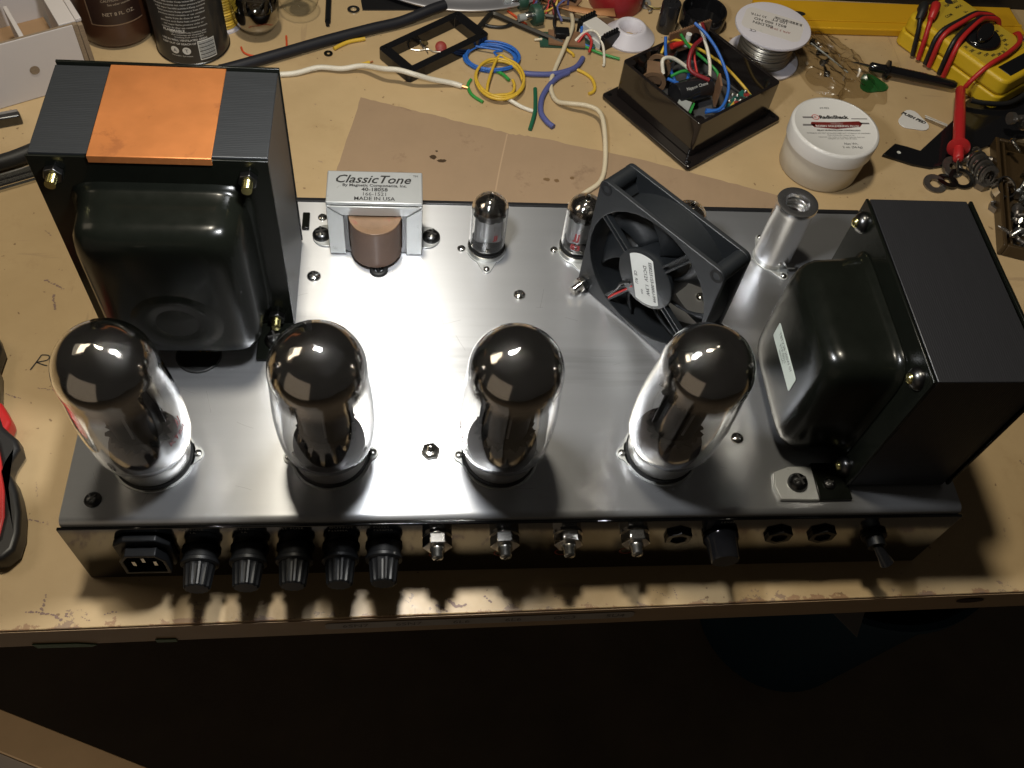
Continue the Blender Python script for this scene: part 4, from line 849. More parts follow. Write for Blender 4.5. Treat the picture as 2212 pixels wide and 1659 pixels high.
for k in range(7): q = random.Random(k+40); obj('solder_joint', G().lathe([(1.6, 0), (1.2, 1.4), (.01, 2)], 10, T(q.uniform(-10, 10), q.uniform(-3, 9), 11+q.uniform(0, 3))), M['solder'], sw)
b_ = pivot('small_relay', t, (-22, -8, 8), (0, 0, 30)); obj('relay_body', G().box(-7, 7, -5, 5, 0, 12), M['clearpl'], b_, bevel=.5); obj('green_strip', G().box(-3, 9, -7, -4.5, 8, 10), W['green'], b_); obj('brass_lug', G().box(6, 12, -6, -1, 5, 10), M['brass'], b_, bevel=.4)
for pts, c, r in (([(-16, -24, 24), (-2, -27, 25), (14, -16, 31), (22, 4, 40), (22, 20, 48), (20, 33, 52)], 'blue', 1.15), ([(-6, 36, 48), (-8, 30, 36), (-6, 22, 24), (-7, 14, 18)], 'blue', 1.2),
                  ([(-20, 14, 30), (-12, 6, 27), (-4, 8, 26), (4, 14, 26)], 'blue', 1.25), ([(-4, -16, 14), (6, -22, 14), (18, -27, 20)], 'blue', 1.5), ([(-10, 33, 36), (0, 36, 42), (14, 28, 38), (28, 8, 30), (35, -14, 20), (33, -33, 15)], 'yellow', 1.1),
                  ([(14, -26, 21), (4, -30, 22), (-2, -34, 20), (-3, -36, 14)], 'yellow', 1.2), ([(-21, 18, 32), (-18, 24, 40), (-8, 22, 38), (2, 12, 30), (6, 8, 26)], 'white', 1.4), ([(10, -1, 28), (18, 8, 32), (23, 20, 40), (24, 32, 50)], 'white', 1.3),
                  ([(-14, -20, 12), (-8, -30, 12), (6, -30, 14), (14, -24, 18)], 'white', 1.3), ([(27, 32, 50), (26, 26, 42), (8, 20, 42), (-2, 10, 34), (6, -4, 30)], 'darkred', 1.6), ([(4, 4, 26), (10, 16, 32), (13, 22, 38)], 'red', .9),
                  ([(-14, 16, 28), (-4, 14, 30), (6, 10, 27)], 'green', 1.2), ([(8, 34, 46), (12, 26, 38), (20, 16, 30), (22, 2, 26), (14, -8, 24)], 'green', 1.1), ([(26, -26, 18), (30, -31, 17), (28, -35, 14)], 'blue', 1.2)):
    obj('lead', G().tube([(a_, b_, c_*.93) for a_, b_, c_ in pts], r, 10, 6), W[c], t)

# ------------------------------------------------ solder-wire spool
t = thing('wire_spool', 'white flanged spool of silver wire with an upside down printed label', 'spool', (439, 430.5, 0), (0, 0, 0))
obj('lower_flange', G().cyl(29.5, .2, 2.2, 56), M['whitepl'], t, bevel=.4); obj('upper_flange', G().lathe([(29.8, 28.6), (30.0, 29.4), (29.6, 30.4), (28, 30.6), (.01, 30.4)], 64), M['whitepl'], t)
obj('barrel', G().cyl(14, 2, 29, 32), M['whitepl'], t)
g = G()
for k in range(22): g.torus(20.5+.35*math.sin(k*2.3), .62, 40, 6, T(0, 0, 3.2+k*1.16) @ RX(random.Random(k).uniform(-1.5, 1.5)))
obj('wound_wire', g, mat('tinned_wire', (.42, .39, .33), .35, .8), t)
lb = obj('paper_label', G().prism(rrect(-24, 23, -14, 15, 6, 5), 30.45, 30.6, RZ(-24)), mat('spool_label', (.60, .57, .55), .55, dirt=(.45, .50, .45), dscale=60, dcut=.62), t)
g = G(); ML = RZ(165)
for s, size, x, y in (('BELDEN', 4.0, -8, -8.2), ('8021 000100', 4.2, -4, -3.2), ('100 FT', 4.4, 8, 2.2), ('30 MTR', 3.6, -10, 4.4)): pass
LBM = T(0, 0, 30.7) @ RZ(158)
g.text('BELDEN', 4.6, LBM @ T(8, 1.5, 0), bold=.05).text('8021 000 NO', 4.6, LBM @ T(3, -3.5, 0), bold=.05).text('100 FT', 4.6, LBM @ T(-4, -8.5, 0), bold=.05).text('30 MTR', 4.0, LBM @ T(13, -8.5, 0))
g.text('CE', 4.2, LBM @ T(14, 13, 0))
for k in range(26):
    w_ = random.Random(k+9).choice((.25, .4, .6)); g.box(k*.85, k*.85+w_, -1.6, 1.6, 30.62, 30.7, T(0, 0, 0) @ RZ(-24) @ T(-1, 10.3, 0))
obj('label_print', g, M['ink'], lb); obj('date_stamp', G().text('APR 3 2015', 3.4, LBM @ T(-6, 3.5, 0)), M['redceramic'], lb)

# ------------------------------------------------ crumpled clear bag
def bag(cx, cy, rx, ry, hgt, seed, rotz):
    n = 34; v = []; f = []
    for i in range(n):
        for j in range(n):
            x = (i/(n-1)*2-1); y = (j/(n-1)*2-1); q = Vector((x*2.2+seed, y*2.2, seed))
            e = max(0, 1-abs(x)**3)*max(0, 1-abs(y)**3)
            rid = 1-abs(noise.noise(q*1.3))*2.2; rid2 = 1-abs(noise.noise(q*2.9+Vector((5, 5, 5))))*2
            z = .6+e*hgt*(.35+.4*max(0, rid)+.35*max(0, rid2))
            ox = noise.noise(q*.9+Vector((9, 0, 0)))*.28; oy = noise.noise(q*.9+Vector((0, 9, 0)))*.28
            v.append(((x*(1-.25*y*y)+ox)*rx, (y+oy)*ry, z))
    for i in range(n-1):
        for j in range(n-1): a0 = i*n+j; f.append((a0, a0+n, a0+n+1, a0+1))
    return G().add(v, f)
pb = thing('plastic_bag', 'crumpled clear plastic bag right of the wire spool', 'bag', (492, 424, 0), (0, 0, -62))
M['film'] = glass('clear_film', (.86, .84, .80), (.60, .58, .54), .55, .2)
obj('film', bag(0, 0, 56, 30, 13, 3.1, 0), M['film'], pb, angle=30); obj('film', bag(-3, 2, 42, 24, 7, 7.7, 0), M['film'], pb, angle=30)
for i in range(4): obj('small_screw', G().lathe([(.01, 0), (2.6, .2), (2.6, 1.6), (1.1, 1.7), (1.1, 9), (.01, 10)], 12, T(-28+i*13, 8-i*6, 2.6) @ RZ(i*50) @ RY(90)), M['darksteel'], pb)
obj('ziplock_seam', G().tube([(-20, -3, 9), (0, 0, 8), (20, 2, 7)], .7, 6, 4), M['clearpl'], pb)
tag(obj('loose_screw', G().lathe([(.01, 0), (2.8, .2), (2.8, 2), (1.2, 2.1), (1.2, 11), (.01, 12)], 12, T(0, 0, 2.6) @ RZ(40) @ RY(90)), M['darksteel'], None, (455, 352, 0)), 'dark loose screw beside the corner of the black enclosure', 'screw')

# ------------------------------------------------ tub of flux
M['tubwhite'] = mat('white_polypropylene', (.66, .65, .63), .35, var=.03); M['tubbody'] = mat('cream_polypropylene', (.58, .54, .46), .4, var=.05)
t = thing('flux_tub', 'round white plastic tub of soldering flux with a printed lid', 'tub', (455.5, 308.5, 0))
obj('tub_body', G().lathe([(27.5, .2), (28.6, 1.2), (29.4, 14), (29.8, 26), (28.5, 26.5)], 72), M['tubbody'], t)
g = G(); vv = []; ff = []; n = 180
pr_ = [(30.2, 24.4), (31.3, 24.8), (31.5, 35.2), (31.0, 36.4), (29.4, 36.9), (28.8, 36.5), (.01, 36.4)]
for r, z in pr_: vv += [((r+(.18 if (i % 2 and 25 < z < 36) else 0))*math.cos(2*math.pi*i/n), (r+(.18 if (i % 2 and 25 < z < 36) else 0))*math.sin(2*math.pi*i/n), z) for i in range(n)]
for j in range(len(pr_)-1):
    for i in range(n): k = (i+1) % n; ff.append((j*n+i, j*n+k, (j+1)*n+k, (j+1)*n+i))
ld = obj('lid', g.add(vv, ff), M['tubwhite'], t, angle=50)
Z = 36.6; A = RZ(2)
g = G().text('64-022', 2.5, A @ T(-3, 18.5, Z)).text('RadioShack', 4.6, A @ T(1, 8.2, Z), bold=.22).text('RELAY DE PROTECCION CONTROLADO', 1.75, A @ T(1, -4.6, Z), bold=.05)
g.text('WARNING: DO NOT SWALLOW KEEP OUT OF REACH OF CHILDREN', 1.5, A @ T(0, -7.4, Z)).text('Wash carefully after contact or use', 1.4, A @ T(1, -9.3, Z)).text('Instructions: clean surface to be soldered. Apply flux. Apply heat', 1.3, A @ T(1, -11.2, Z)).text('melting flux and solder. Wipe off residue', 1.3, A @ T(1, -12.9, Z))
g.text('Net Wt.', 3.0, A @ T(6, -18.5, Z)).text('2 oz. (56.6g)', 2.9, A @ T(6, -21.8, Z))
obj('lettering', g, M['ink'], ld)
g = G().box(-22, -14, 8.6, 10.2, Z-.05, Z, A).box(-24, -15, .6, 2.4, Z-.05, Z, A).box(14, 26, 7.8, 8.6, Z-.05, Z, A).box(19, 26, 2.6, 4.2, Z-.05, Z, A); obj('grey_bars', g, mat('grey_print', (.16, .15, .15), .5), ld)
obj('logo_ring', G().ring(2.3, 2.8, Z-.05, Z, 24, A @ T(-12.4, 9.6, 0)).text('R', 3.6, A @ T(-12.4, 8.3, Z)), mat('logo_red', (.50, .03, .02), .5), ld)
obj('red_band', G().prism([(-17, 4.6), (-18, 2.2), (-16, -.9), (0, -2.6), (18, -.2), (21, 3.4), (19, 5.6), (0, 4.4)], Z-.05, Z, A), mat('dark_red_band', (.15, .013, .010), .5), ld)
obj('band_lettering', G().text('ROSIN SOLDERING FLUX', 2.9, A @ T(1.2, -.6, Z+.05), bold=.08).text('Non-Acid Paste', 1.4, A @ T(1.5, 2.3, Z+.05)), M['white_print'], ld)
M['thinglass'] = glass('thin_glass')
# ------------------------------------------------ yellow straightedge, multimeter, probes
M['levelyellow'] = mat('yellow_enamel', (.60, .33, .012), .4, var=.08, vscale=40, dirt=(.40, .21, .02), dscale=50, dcut=.66)
t = thing('yellow_straightedge', 'long yellow metal straightedge along the back of the bench', 'straightedge', (575, 466, 0), (0, 0, 1.4))
obj('bar', G().box(-130, 104, 0, 37, .2, 7), M['levelyellow'], t, bevel=1.2); obj('ridge', G().box(-130, 104, 9, 12, 7, 7.8), M['levelyellow'], t, bevel=.4)
for x, y, rx, ry in ((-95, 18, 6.5, 3.2), (18, 16, 3.4, 3.6)): obj('slot_hole', G().prism([(x+rx*c, y+ry*s) for c, s in circ(1, 20)], 7.05, 7.2), M['ink'], t)
g = G()
for s in ([(44, 33), (40, 34), (39, 29), (43, 27)], [(46, 34), (46.5, 26)], [(51, 33), (47, 30), (52, 26)], [(54, 31), (54.5, 26)], [(54, 33.4), (54.3, 33)]): g.ribbon(s, .8, 7.15)
obj('pen_scribble', g, M['ink'], t)
tag(obj('black_rail', G().box(0, 420, 0, 60, .2, 10), M['blackedge'], None, (408, 513, 0)), 'dark strip along the very back right of the bench', 'rail')

M['dmm'] = mat('yellow_rubber', (.62, .41, .015), .42, var=.06, vscale=50, bump=.05)
mm = thing('multimeter', 'yellow digital multimeter wrapped in its red and black leads', 'multimeter', (612.5, 434.5, 0), (0, 0, 33))
# local x: across the meter, local y: towards its jack end
obj('lower_case', G().prism(rrect(-31, 31, -52, 50, 7), .3, 13), M['dmm'], mm, bevel=1.5, segs=3)
obj('upper_case', G().prism(rrect(-30, 30, -51, 49, 7), 13.3, 27), M['dmm'], mm, bevel=2.5, segs=3)
obj('face_plate', G().prism(rrect(-26, 26, -30, 45, 3), 27, 27.5), mat('face_yellow', (.50, .35, .03), .45), mm)
dl = obj('dial', G().lathe([(15, 27.4), (15, 29.5), (13, 31.5), (.01, 32)], 48, T(-3, -5, 0)), M['glossblack'], mm)
obj('pointer', G().prism([(x*1.0, y*.42) for x, y in circ(14, 28)], 31.5, 35.5, T(-3, -5, 0) @ RZ(20)), M['glossblack'], dl, bevel=1.2)
g = G()
for k in range(22):
    a_ = R(k*16.36); g.text(('200', '20', '2', '2K', '20K', '10A', 'OFF', '600')[k % 8], 3.2, T(-3+20*math.cos(a_), -6+20*math.sin(a_), 27.6), bold=.12)
for s, x, y in (('V~', 16, 24), ('COM', -2, 28), ('10A', 8, 38), ('MAX', 16, 32), ('500V', 18, 38), ('mA', -18, 20), ('hFE', 18, -27)): g.text(s, 3.8, T(x, y, 27.6), bold=.1)
obj('lettering', g, M['ink'], mm)
obj('port', G().cyl(3.4, 27.3, 27.7, 20, T(14, 42, 0)), M['ink'], mm)
obj('display_window', G().box(-20, 24, -47, -34, 20, 27.4), M['blackplastic'], mm, bevel=1)
for x, y, m in ((-15, 38, 'redwire'), (-24, 43, 'rubber')):
    obj('banana_plug', G().tube([(x+6, y+2, 29), (x+3, y+1, 34), (x-4, y-3, 34), (x-9, y-6, 30)], lambda t_: 4.4-1.4*t_, 12, 4), M[m], mm)
def lead(pts, m): obj('test_lead', G().tube(pts, 2.0, 10, 6), m, mm)
RW, BW = M['redwire'], M['blackwire']
lead([(-23, 33, 31), (-29, 29, 29), (-33.5, 24, 18), (-34, 21, 3)], RW); lead([(-32, 37, 31), (-34, 33, 24), (-35, 29, 12), (-34, 27, 3)], BW)
for dy, m in ((15, RW), (19, BW), (0, RW), (4.5, BW)):
    lead([(-33.5, dy-5, 3), (-34, dy-4, 14), (-32, dy-2, 25), (-25, 1+dy*.85, 31), (-10, 4+dy*.6, 34.5), (4, 6+dy*.45, 36), (14, 6+dy*.4, 34), (27, 2+dy*.3, 30), (33, -2+dy*.3, 16)], m)
lead([(33, -12, 20), (29, -17, 29), (17, -26, 31), (-6, -30, 31), (-26, -30, 29), (-38, -29, 20), (-41, -28, 12)], RW)
lead([(34, -16, 22), (35, -34, 24), (24, -52, 20), (2, -58, 12), (-18, -57, 8), (-34, -47, 7), (-43, -38, 7)], BW)
def probe(name, p0, p1, m, label, tip, gd, rr=4.6):
    a_, b_ = Vector(p0), Vector(p1); d = b_-a_; Ln = d.length
    q = d.to_track_quat('Z', 'Y').to_euler()
    t = bpy.data.objects.new(name, None); col.objects.link(t); t.location = a_*K; t.rotation_euler = q; tag(t, label, 'test probe')
    prof = [(2.2, 0), (rr*.8, 3), (rr*.86, Ln*.3)] + [(rr*(.9+(.05 if k % 2 else 0)), Ln*(.35+.018*k)) for k in range(22)] + [(rr*.95, Ln*.80), (rr*.8, Ln*.86), (rr*.8, Ln-1), (rr*.55, Ln)]
    obj('handle', G().lathe(prof, 20), m, t); obj('finger_guard', G().lathe([(rr*.9, Ln*gd-2), (rr*1.75, Ln*gd-.8), (rr*1.75, Ln*gd+.8), (rr*.9, Ln*gd+2)], 24), m, t)
    obj('tip', G().lathe([(1.1, Ln-1), (1.0, Ln+tip*.7), (.2, Ln+tip)], 12), M['nickel'], t)
probe('black_test_probe', (592, 398, 6), (523.5, 416, 7.5), M['glossblack'], 'black meter probe with bright tip lying over the green pick', 15, .80, 4.3)
M['probered'] = mat('red_probe_plastic', (.42, .018, .020), .38)
probe('red_test_probe', (590, 389, 11), (557, 303.5, 14), M['probered'], 'red meter probe pointing down at the pile of hardware', 17, .84, 4.6)
# picks and pickguard
def pickshape(s, n=24):
    o = []
    for i in range(n):
        t_ = 2*math.pi*i/n; r = 1+.16*math.cos(3*t_); o.append((s*r*math.cos(t_)*.98, s*r*math.sin(t_)))
    return o
tag(obj('green_pick', G().prism(pickshape(11), .1, 1.1), wmat('green_pick_plastic', (.018, .13, .03), .5), None, (525, 402.5, 0), (0, 0, 100)), 'green guitar pick under the black meter probe', 'guitar pick')
t = thing('white_pick', 'white guitar pick with black lettering left of the pickguard', 'guitar pick', (546, 360, 0), (0, 0, -38))
obj('pick_body', G().prism([(x*1.05, y) for x, y in pickshape(11.0)], .1, 1.1), M['tubwhite'], t, bevel=.3); obj('lettering', G().text('PUSH PED', 4.4, T(-1.0, 2.0, 1.15) @ RZ(2), shear=.25, bold=.25), M['ink'], t)
pgp = [(508.5, 319.5), (522, 332), (531, 329), (540, 325), (579, 361), (592, 379), (614, 398), (700, 400), (700, 350), (652, 343), (640, 346), (612, 339), (585, 327), (570, 317), (556, 310), (543, 307), (530, 310)]
pg = obj('pickguard', G().prism([(x-600, y-350) for x, y in pgp], .2, 2.6), M['glossblack'], None, (600, 350, 0), bevel=.5); tag(pg, 'black plastic guitar pickguard with notched corner on the right', 'pickguard')
obj('screw_hole', G().cyl(1.5, 2.55, 2.7, 14, T(522-600, 322-350, 0)), M['label'], pg)
t = thing('folded_wire', 'thin folded bright wire lying across the white pick edge', 'wire', (562, 357, 0)); obj('strand', G().tube([(-6, 5, 3), (8, -5, 3.4)], .7, 6, 1), M['solder'], t); obj('strand', G().tube([(-6, 7, 3), (9, -3.4, 3.4)], .6, 6, 1), M['solder'], t)

# ------------------------------------------------ loose hardware
HG = 'loose screws and washers right of the amplifier'
def screw_mesh(ln, r, hr, hexh=False):
    g = G(); pr_ = [(r*.15, -ln)]+[(r*(1 if k % 2 else .72)*min(1, .35+k*.12), -ln+.8+k*(ln-4)/28) for k in range(28)]+[(r*.9, -2.5), (r*.9, 0)]
    g.lathe(pr_, 12)
    if hexh: g.lathe([(hr*1.3, 0), (hr*1.3, .8)], 20).prism(hexpoly(hr, 0), .8, 4.4)
    else: g.lathe([(hr, 0), (hr*.95, 1.2), (hr*.5, 2.6), (.01, 2.9)], 18)
    return g
M['oldsteel'] = mat('weathered_steel', (.24, .22, .20), .42, .9, var=.35, vscale=200, dirt=(.10, .06, .035), dscale=300, dcut=.6)
def loose(name, g, m, loc, rot, label, cat, group=HG): return tag(obj(name, g, m, None, loc, rot), label, cat, group)
loose('wood_screw', screw_mesh(32, 3.2, 5.0), M['oldsteel'], (572, 316, 4.2), (0, 82, 185), 'thick threaded screw just left of the red probe tip', 'screw')
loose('wood_screw', screw_mesh(22, 2.4, 4.6), M['oldsteel'], (583, 322, 5.0), (0, 75, 30), 'short dark screw just right of the red probe tip', 'screw')
for i in range(6):
    loose('lock_washer', G().ring(5.0, 8.2, -.8, .8, 28), M['oldsteel'] if i % 2 else M['steel'], (577+i*.9, 309-i*3.1, 7.5-i*.1), (60, 0, 12), ('uppermost', 'second', 'third', 'fourth', 'fifth', 'lowest')[i]+' ring of the slanted stack of dark rings under the red probe', 'washer')
loose('flat_washer', G().ring(3.2, 8.6, -.7, .7, 28), M['oldsteel'], (559.5, 307, 3.2), (18, 8, 0), 'weathered washer lying under the red probe tip', 'washer')
loose('flat_washer', G().ring(6.2, 9.4, -.7, .7, 28), M['darksteel'], (563, 296, 2.4), (8, -4, 0), 'wide dark washer between red probe tip and right transformer', 'washer')
loose('flat_washer', G().ring(4.0, 8.6, -.7, .7, 28), M['oldsteel'], (541, 291, 1.4), (6, 0, 0), 'worn washer peeking over the rear of the right transformer', 'washer')
loose('flat_washer', G().ring(3.0, 8.0, -.7, .7, 28), M['darksteel'], (552, 294, 1.5), (-6, 4, 0), 'dark washer between two others behind the right transformer', 'washer')
loose('split_ring', G().ring(7.2, 8.2, -3, 3, 36), M['nickel'], (587.5, 281, 8.5), (25, 10, 0), 'bright steel ring left of the screw tray', 'ring')
loose('hex_nut', G().frame(hexpoly(6), hexpoly(3.2), 0, 4.5), M['oldsteel'], (577, 291, .3), (0, 0, 20), 'weathered hex nut behind the right transformer corner', 'nut')
loose('hex_nut', G().frame(hexpoly(5.2), hexpoly(2.8), 0, 4), M['oldsteel'], (580, 268, .3), (0, 0, 5), 'hex nut below the bright steel ring', 'nut')
loose('hex_nut', G().frame(hexpoly(4.6), hexpoly(2.4), 0, 4), M['darksteel'], (585, 259, .3), (0, 0, 35), 'dark hex nut beside the tray edge, lowest of the loose nuts', 'nut')
loose('wood_screw', screw_mesh(14, 1.8, 3.4), M['steel'], (592, 298, 2.6), (0, 85, 60), 'little bright screw between steel ring and tray corner', 'screw')
# screw tray
M['trayamber'] = mat('smoky_amber_plastic', (.045, .028, .012), .3)
ty = thing('screw_tray', 'smoky brown plastic tray of screws at the right edge', 'tray', (626, 270, 0), (0, 0, -17.5))
# local: left wall at x=-44
obj('tray_floor', G().box(-40, 70, -60, 52, .3, 2.4), M['trayamber'], ty)
for x_ in ((-44, -41), (-38, -36)): obj('tray_wall', G().box(x_[0], x_[1], -62, 54, .2, 10 if x_[0] == -44 else 8.5), M['trayamber'], ty, bevel=.8)
obj('tray_wall', G().box(-41, 72, 51, 54, .2, 10), M['trayamber'], ty, bevel=.8); obj('tray_wall', G().box(-41, 72, -62, -59, .2, 10), M['trayamber'], ty, bevel=.8)
TG = 'screws piled in the brown tray'
q = random.Random(5)
trayscr = [screw_mesh(20, 1.7, 3.0, True), screw_mesh(15, 1.9, 3.6, False), screw_mesh(24, 1.5, 3.2, True)]
base = []
import math as _m
k = 0
for i in range(7):
    for j in range(6):
        lx = -30+i*8.5+q.uniform(-2, 2); ly = -54+j*10.5+q.uniform(-3, 3)
        if ly > 16 - i*1.5: continue
        wx = 626+lx*_m.cos(R(-17.5))-ly*_m.sin(R(-17.5)); wy = 270+lx*_m.sin(R(-17.5))+ly*_m.cos(R(-17.5))
        mk = k % 3
        if k < 3: o = obj('hex_screw' if mk != 1 else 'pan_screw', trayscr[mk], M['steel'] if mk else M['oldsteel'], None); base.append(o)
        else: o = base[mk].copy(); col.objects.link(o)
        o.location = Vector((wx, wy, 5+q.uniform(0, 4)))*K; o.rotation_euler = (R(q.uniform(-15, 15)), R(q.uniform(60, 110)), R(q.uniform(0, 360)))
        tag(o, ('hex headed screw in the pile inside the brown tray', 'round headed screw in the pile inside the brown tray', 'slim hex headed screw in the pile inside the brown tray')[mk], 'screw', TG); k += 1
loose('hex_screw', screw_mesh(9, 1.8, 4.2, True), M['steel'], (614.5, 297, 6), (-60, 20, 0), 'upturned hex screw alone near the top of the tray', 'screw', TG)
tag(obj('thin_nail', G().tube([(0, 0, 10), (26, -22, 9)], .6, 6, 1), M['nickel'], None, (606, 288, 0)), 'thin bright nail lying across the screws in the tray', 'nail')
loose('long_bolt', G().lathe([(.01, 0), (4.6, 0), (4.6, 3.6), (2.4, 3.7), (2.4, 46), (1.8, 47)], 16, RY(90)), M['oldsteel'], (611, 346, 18), (0, 0, 5), 'upper long grey bolt resting across the back of the tray', 'bolt', HG)
loose('long_bolt', G().lathe([(.01, 0), (4.6, 0), (4.6, 3.6), (2.4, 3.7), (2.4, 46), (1.8, 47)], 16, RY(90)), M['steel'], (617, 339, 19), (0, 0, -8), 'lower long grey bolt resting across the back of the tray', 'bolt', HG)
loose('pan_screw', screw_mesh(10, 1.6, 3.2), M['nickel'], (606, 322, 16), (0, 80, 110), 'tiny bright screw on the tray rim', 'screw', HG)

# ------------------------------------------------ upper left: carton, bottle, spray can, spool, bulbs
M['cartonwhite'] = mat('white_carton', (.56, .52, .50), .6, var=.05, vscale=25); M['flute'] = mat('corrugated_core', (.23, .17, .11), .8, var=.4, vscale=300, stretch=(1, 1, 3)); M['cartonin'] = mat('kraft_inside', (.30, .185, .095), .7, var=.3, vscale=14, stretch=(1, 3, 1))
ct = thing('white_carton', 'open white corrugated carton at the top left corner', 'carton', (-67.5, 372, 0), (0, 0, 29.6))
def carton_panel(nm, x0, x1, y0, y1, z0, z1, m=None): return obj(nm, G().box(x0, x1, y0, y1, z0, z1), m or M['cartonwhite'], ct, bevel=.5)
fw = carton_panel('front_panel', -140, -.2, 0, 2.0, .2, 47)
obj('thumb_hole', G().cyl(2.8, 0, .3, 24, T(-33, -.05, 22) @ RX(90)), M['flute'], fw); obj('hole_edge', G().ring(2.7, 3.2, 0, .4, 24, T(-33, -.05, 22) @ RX(90)), M['flute'], fw)
carton_panel('fluted_edge', -.1, 3.0, .3, 3.6, .2, 46.6, M['flute']); carton_panel('folded_flap', -8, 3.2, 3.7, 44, .2, 47.2); carton_panel('fluted_edge', 3.3, 6.6, 1.2, 40, .2, 45, M['flute']); carton_panel('flap_fold', 3.3, 7.2, 4, 42, 45.2, 48)
carton_panel('inner_divider', -34, -31, 4, 40, .2, 46); carton_panel('inner_divider', -76, -72, 2.2, 60, .2, 53); carton_panel('back_panel', -140, 7, 60, 63, .2, 47); carton_panel('inner_floor', -140, -9, 2.2, 60, .2, 18, M['cartonin']); carton_panel('ledge', -71, -9, 2.2, 9, 18.2, 40)
g = G()
for kx in range(13): g.ribbon([(-70+kx*1.9, 2.8), (-69+kx*1.9, 8.2), (-68.3+kx*1.9, 3.0)], 1.2, 40.4, 3)
obj('green_scribble', g, mat('green_marker', (.03, .36, .07), .5), ct)
carton_panel('cut_edge', -140, -.2, .2, 1.8, 47.1, 47.5, M['flute']); carton_panel('brown_block', -112, -84, 14, 44, 18.2, 44, mat('brown_block', (.16, .07, .04), .5))
# brown bottle
bt = thing('brown_bottle', 'dark brown plastic bottle with a cream printed label, left of the spray can', 'bottle', (-60, 434.5, 0), (0, 0, 0))
M['bottlebrown'] = mat('brown_hdpe', (.060, .024, .012), .3, var=.1)
obj('bottle_body', G().lathe([(21, .2), (25, 1.4), (26.8, 5), (27, 12), (27, 110), (24, 124), (14, 134), (13, 150)], 64), M['bottlebrown'], bt)
def wrap(g, r, ang, z0): return g.warp(lambda q, h, d: ((r+d)*math.cos(R(ang)+q/r), (r+d)*math.sin(R(ang)+q/r), z0+h))
def labelgrid(w, h, m=14): 
    g = G(); v = []; f = []
    for i in range(m+1): v += [(-w/2+w*i/m, 0, 0), (-w/2+w*i/m, h, 0)]
    f = [(2*i, 2*i+2, 2*i+3, 2*i+1) for i in range(m)]; return g.add(v, f)
obj('label_panel', wrap(labelgrid(38, 90), 27.15, -68, 21), mat('brown_label', (.026, .012, .009), .4), bt)
g = wrap(labelgrid(1.0, 90, 1), 27.25, -68-40, 21); g.join(wrap(labelgrid(38, .9), 27.25, -68, 21)); obj('label_border', g, mat('tan_border', (.20, .13, .08), .5), bt)
g = G()
for s, size, x, z in (('Slow Drying', 4.6, -2, 52), ('Excellent Flow', 4.6, 0, 46), ('CAUTION: See Back', 2.6, 3, 40), ('See other cautions', 2.2, 4, 37), ('NET 8 FL. OZ.', 3.8, 2, 29)): g.join(wrap(G().text(s, size, T(x, 0, 0)), 27.3, -68, z))
obj('lettering', g, mat('cream_print', (.40, .33, .25), .5), bt)
# spray can
sc_ = thing('spray_can', 'black spray can with dense white print and a barcode', 'spray can', (-3.5, 420, 0), (0, 0, 0))
M['canblack'] = mat('black_can_print', (.022, .021, .020), .28, .2, coat=.3); obj('can_body', G().lathe([(24.6, .2), (26, .8), (26.2, 2.2), (25.6, 3.4), (25.6, 150), (20, 162)], 64), M['canblack'], sc_)
obj('bottom_rim', G().torus(25.9, .8, 64, 8, T(0, 0, 1.2)), M['darksteel'], sc_)
g = G(); q = random.Random(11); words = 'Keep away from heat sparks flame vapor harmful use with adequate ventilation avoid breathing contents under pressure do not puncture or incinerate close container after each use'.split()
def ctext(s, size, x, z, bold=0): g.join(wrap(G().text(s, size, T(x, 0, 0), bold=bold), 25.75, -84, z))
for k in range(14): ctext(' '.join(q.sample(words, 6)), 2.0, 0, 31+k*2.6)
ctext('FLAMMABLE', 2.9, -8, 28.2, .06); ctext('USE IN WELL VENTILATED AREAS', 2.2, -2, 20.6, .04); ctext('KEEP OUT OF REACH OF CHILDREN', 2.2, -1, 17.6, .04); ctext('Flammable', 1.6, -10, 7.6); ctext('Eye Irritant', 1.6, -2, 7.6)
for k in range(3): ctext(' '.join(q.sample(words, 5)), 1.8, 2, 23.4+k*1.9)
obj('lettering', g, M['white_print'], sc_)
g = G()
for x in (-10.5, -2): g.join(wrap(G().prism(circ(3.0, 20), 0, .12), 25.7, -84, 12.6).warp(lambda a_, b_, c_: (a_, b_, c_)) if False else wrap(G().prism([(x+px, 0+py) for px, py in circ(3.0, 20)], 0, .05), 25.72, -84, 12.6))
obj('pictograms', g, M['white_print'], sc_)
g = G().text('T', 4.2, T(-2, -1.5, .0)).text('A', 4.0, T(-10.5, -1.5, .0)); obj('pictogram_marks', wrap(g, 25.85, -84, 12.6), M['ink'], sc_)
obj('barcode_panel', wrap(labelgrid(13, 16), 25.7, -84+29, 4.0), M['label'], sc_)
g = G()
for k in range(15): g.join(wrap(labelgrid(12, .35+.35*(k % 3 == 0), 6), 25.8, -84+29, 5.0+k*.98))
obj('barcode_lines', g, M['ink'], sc_)
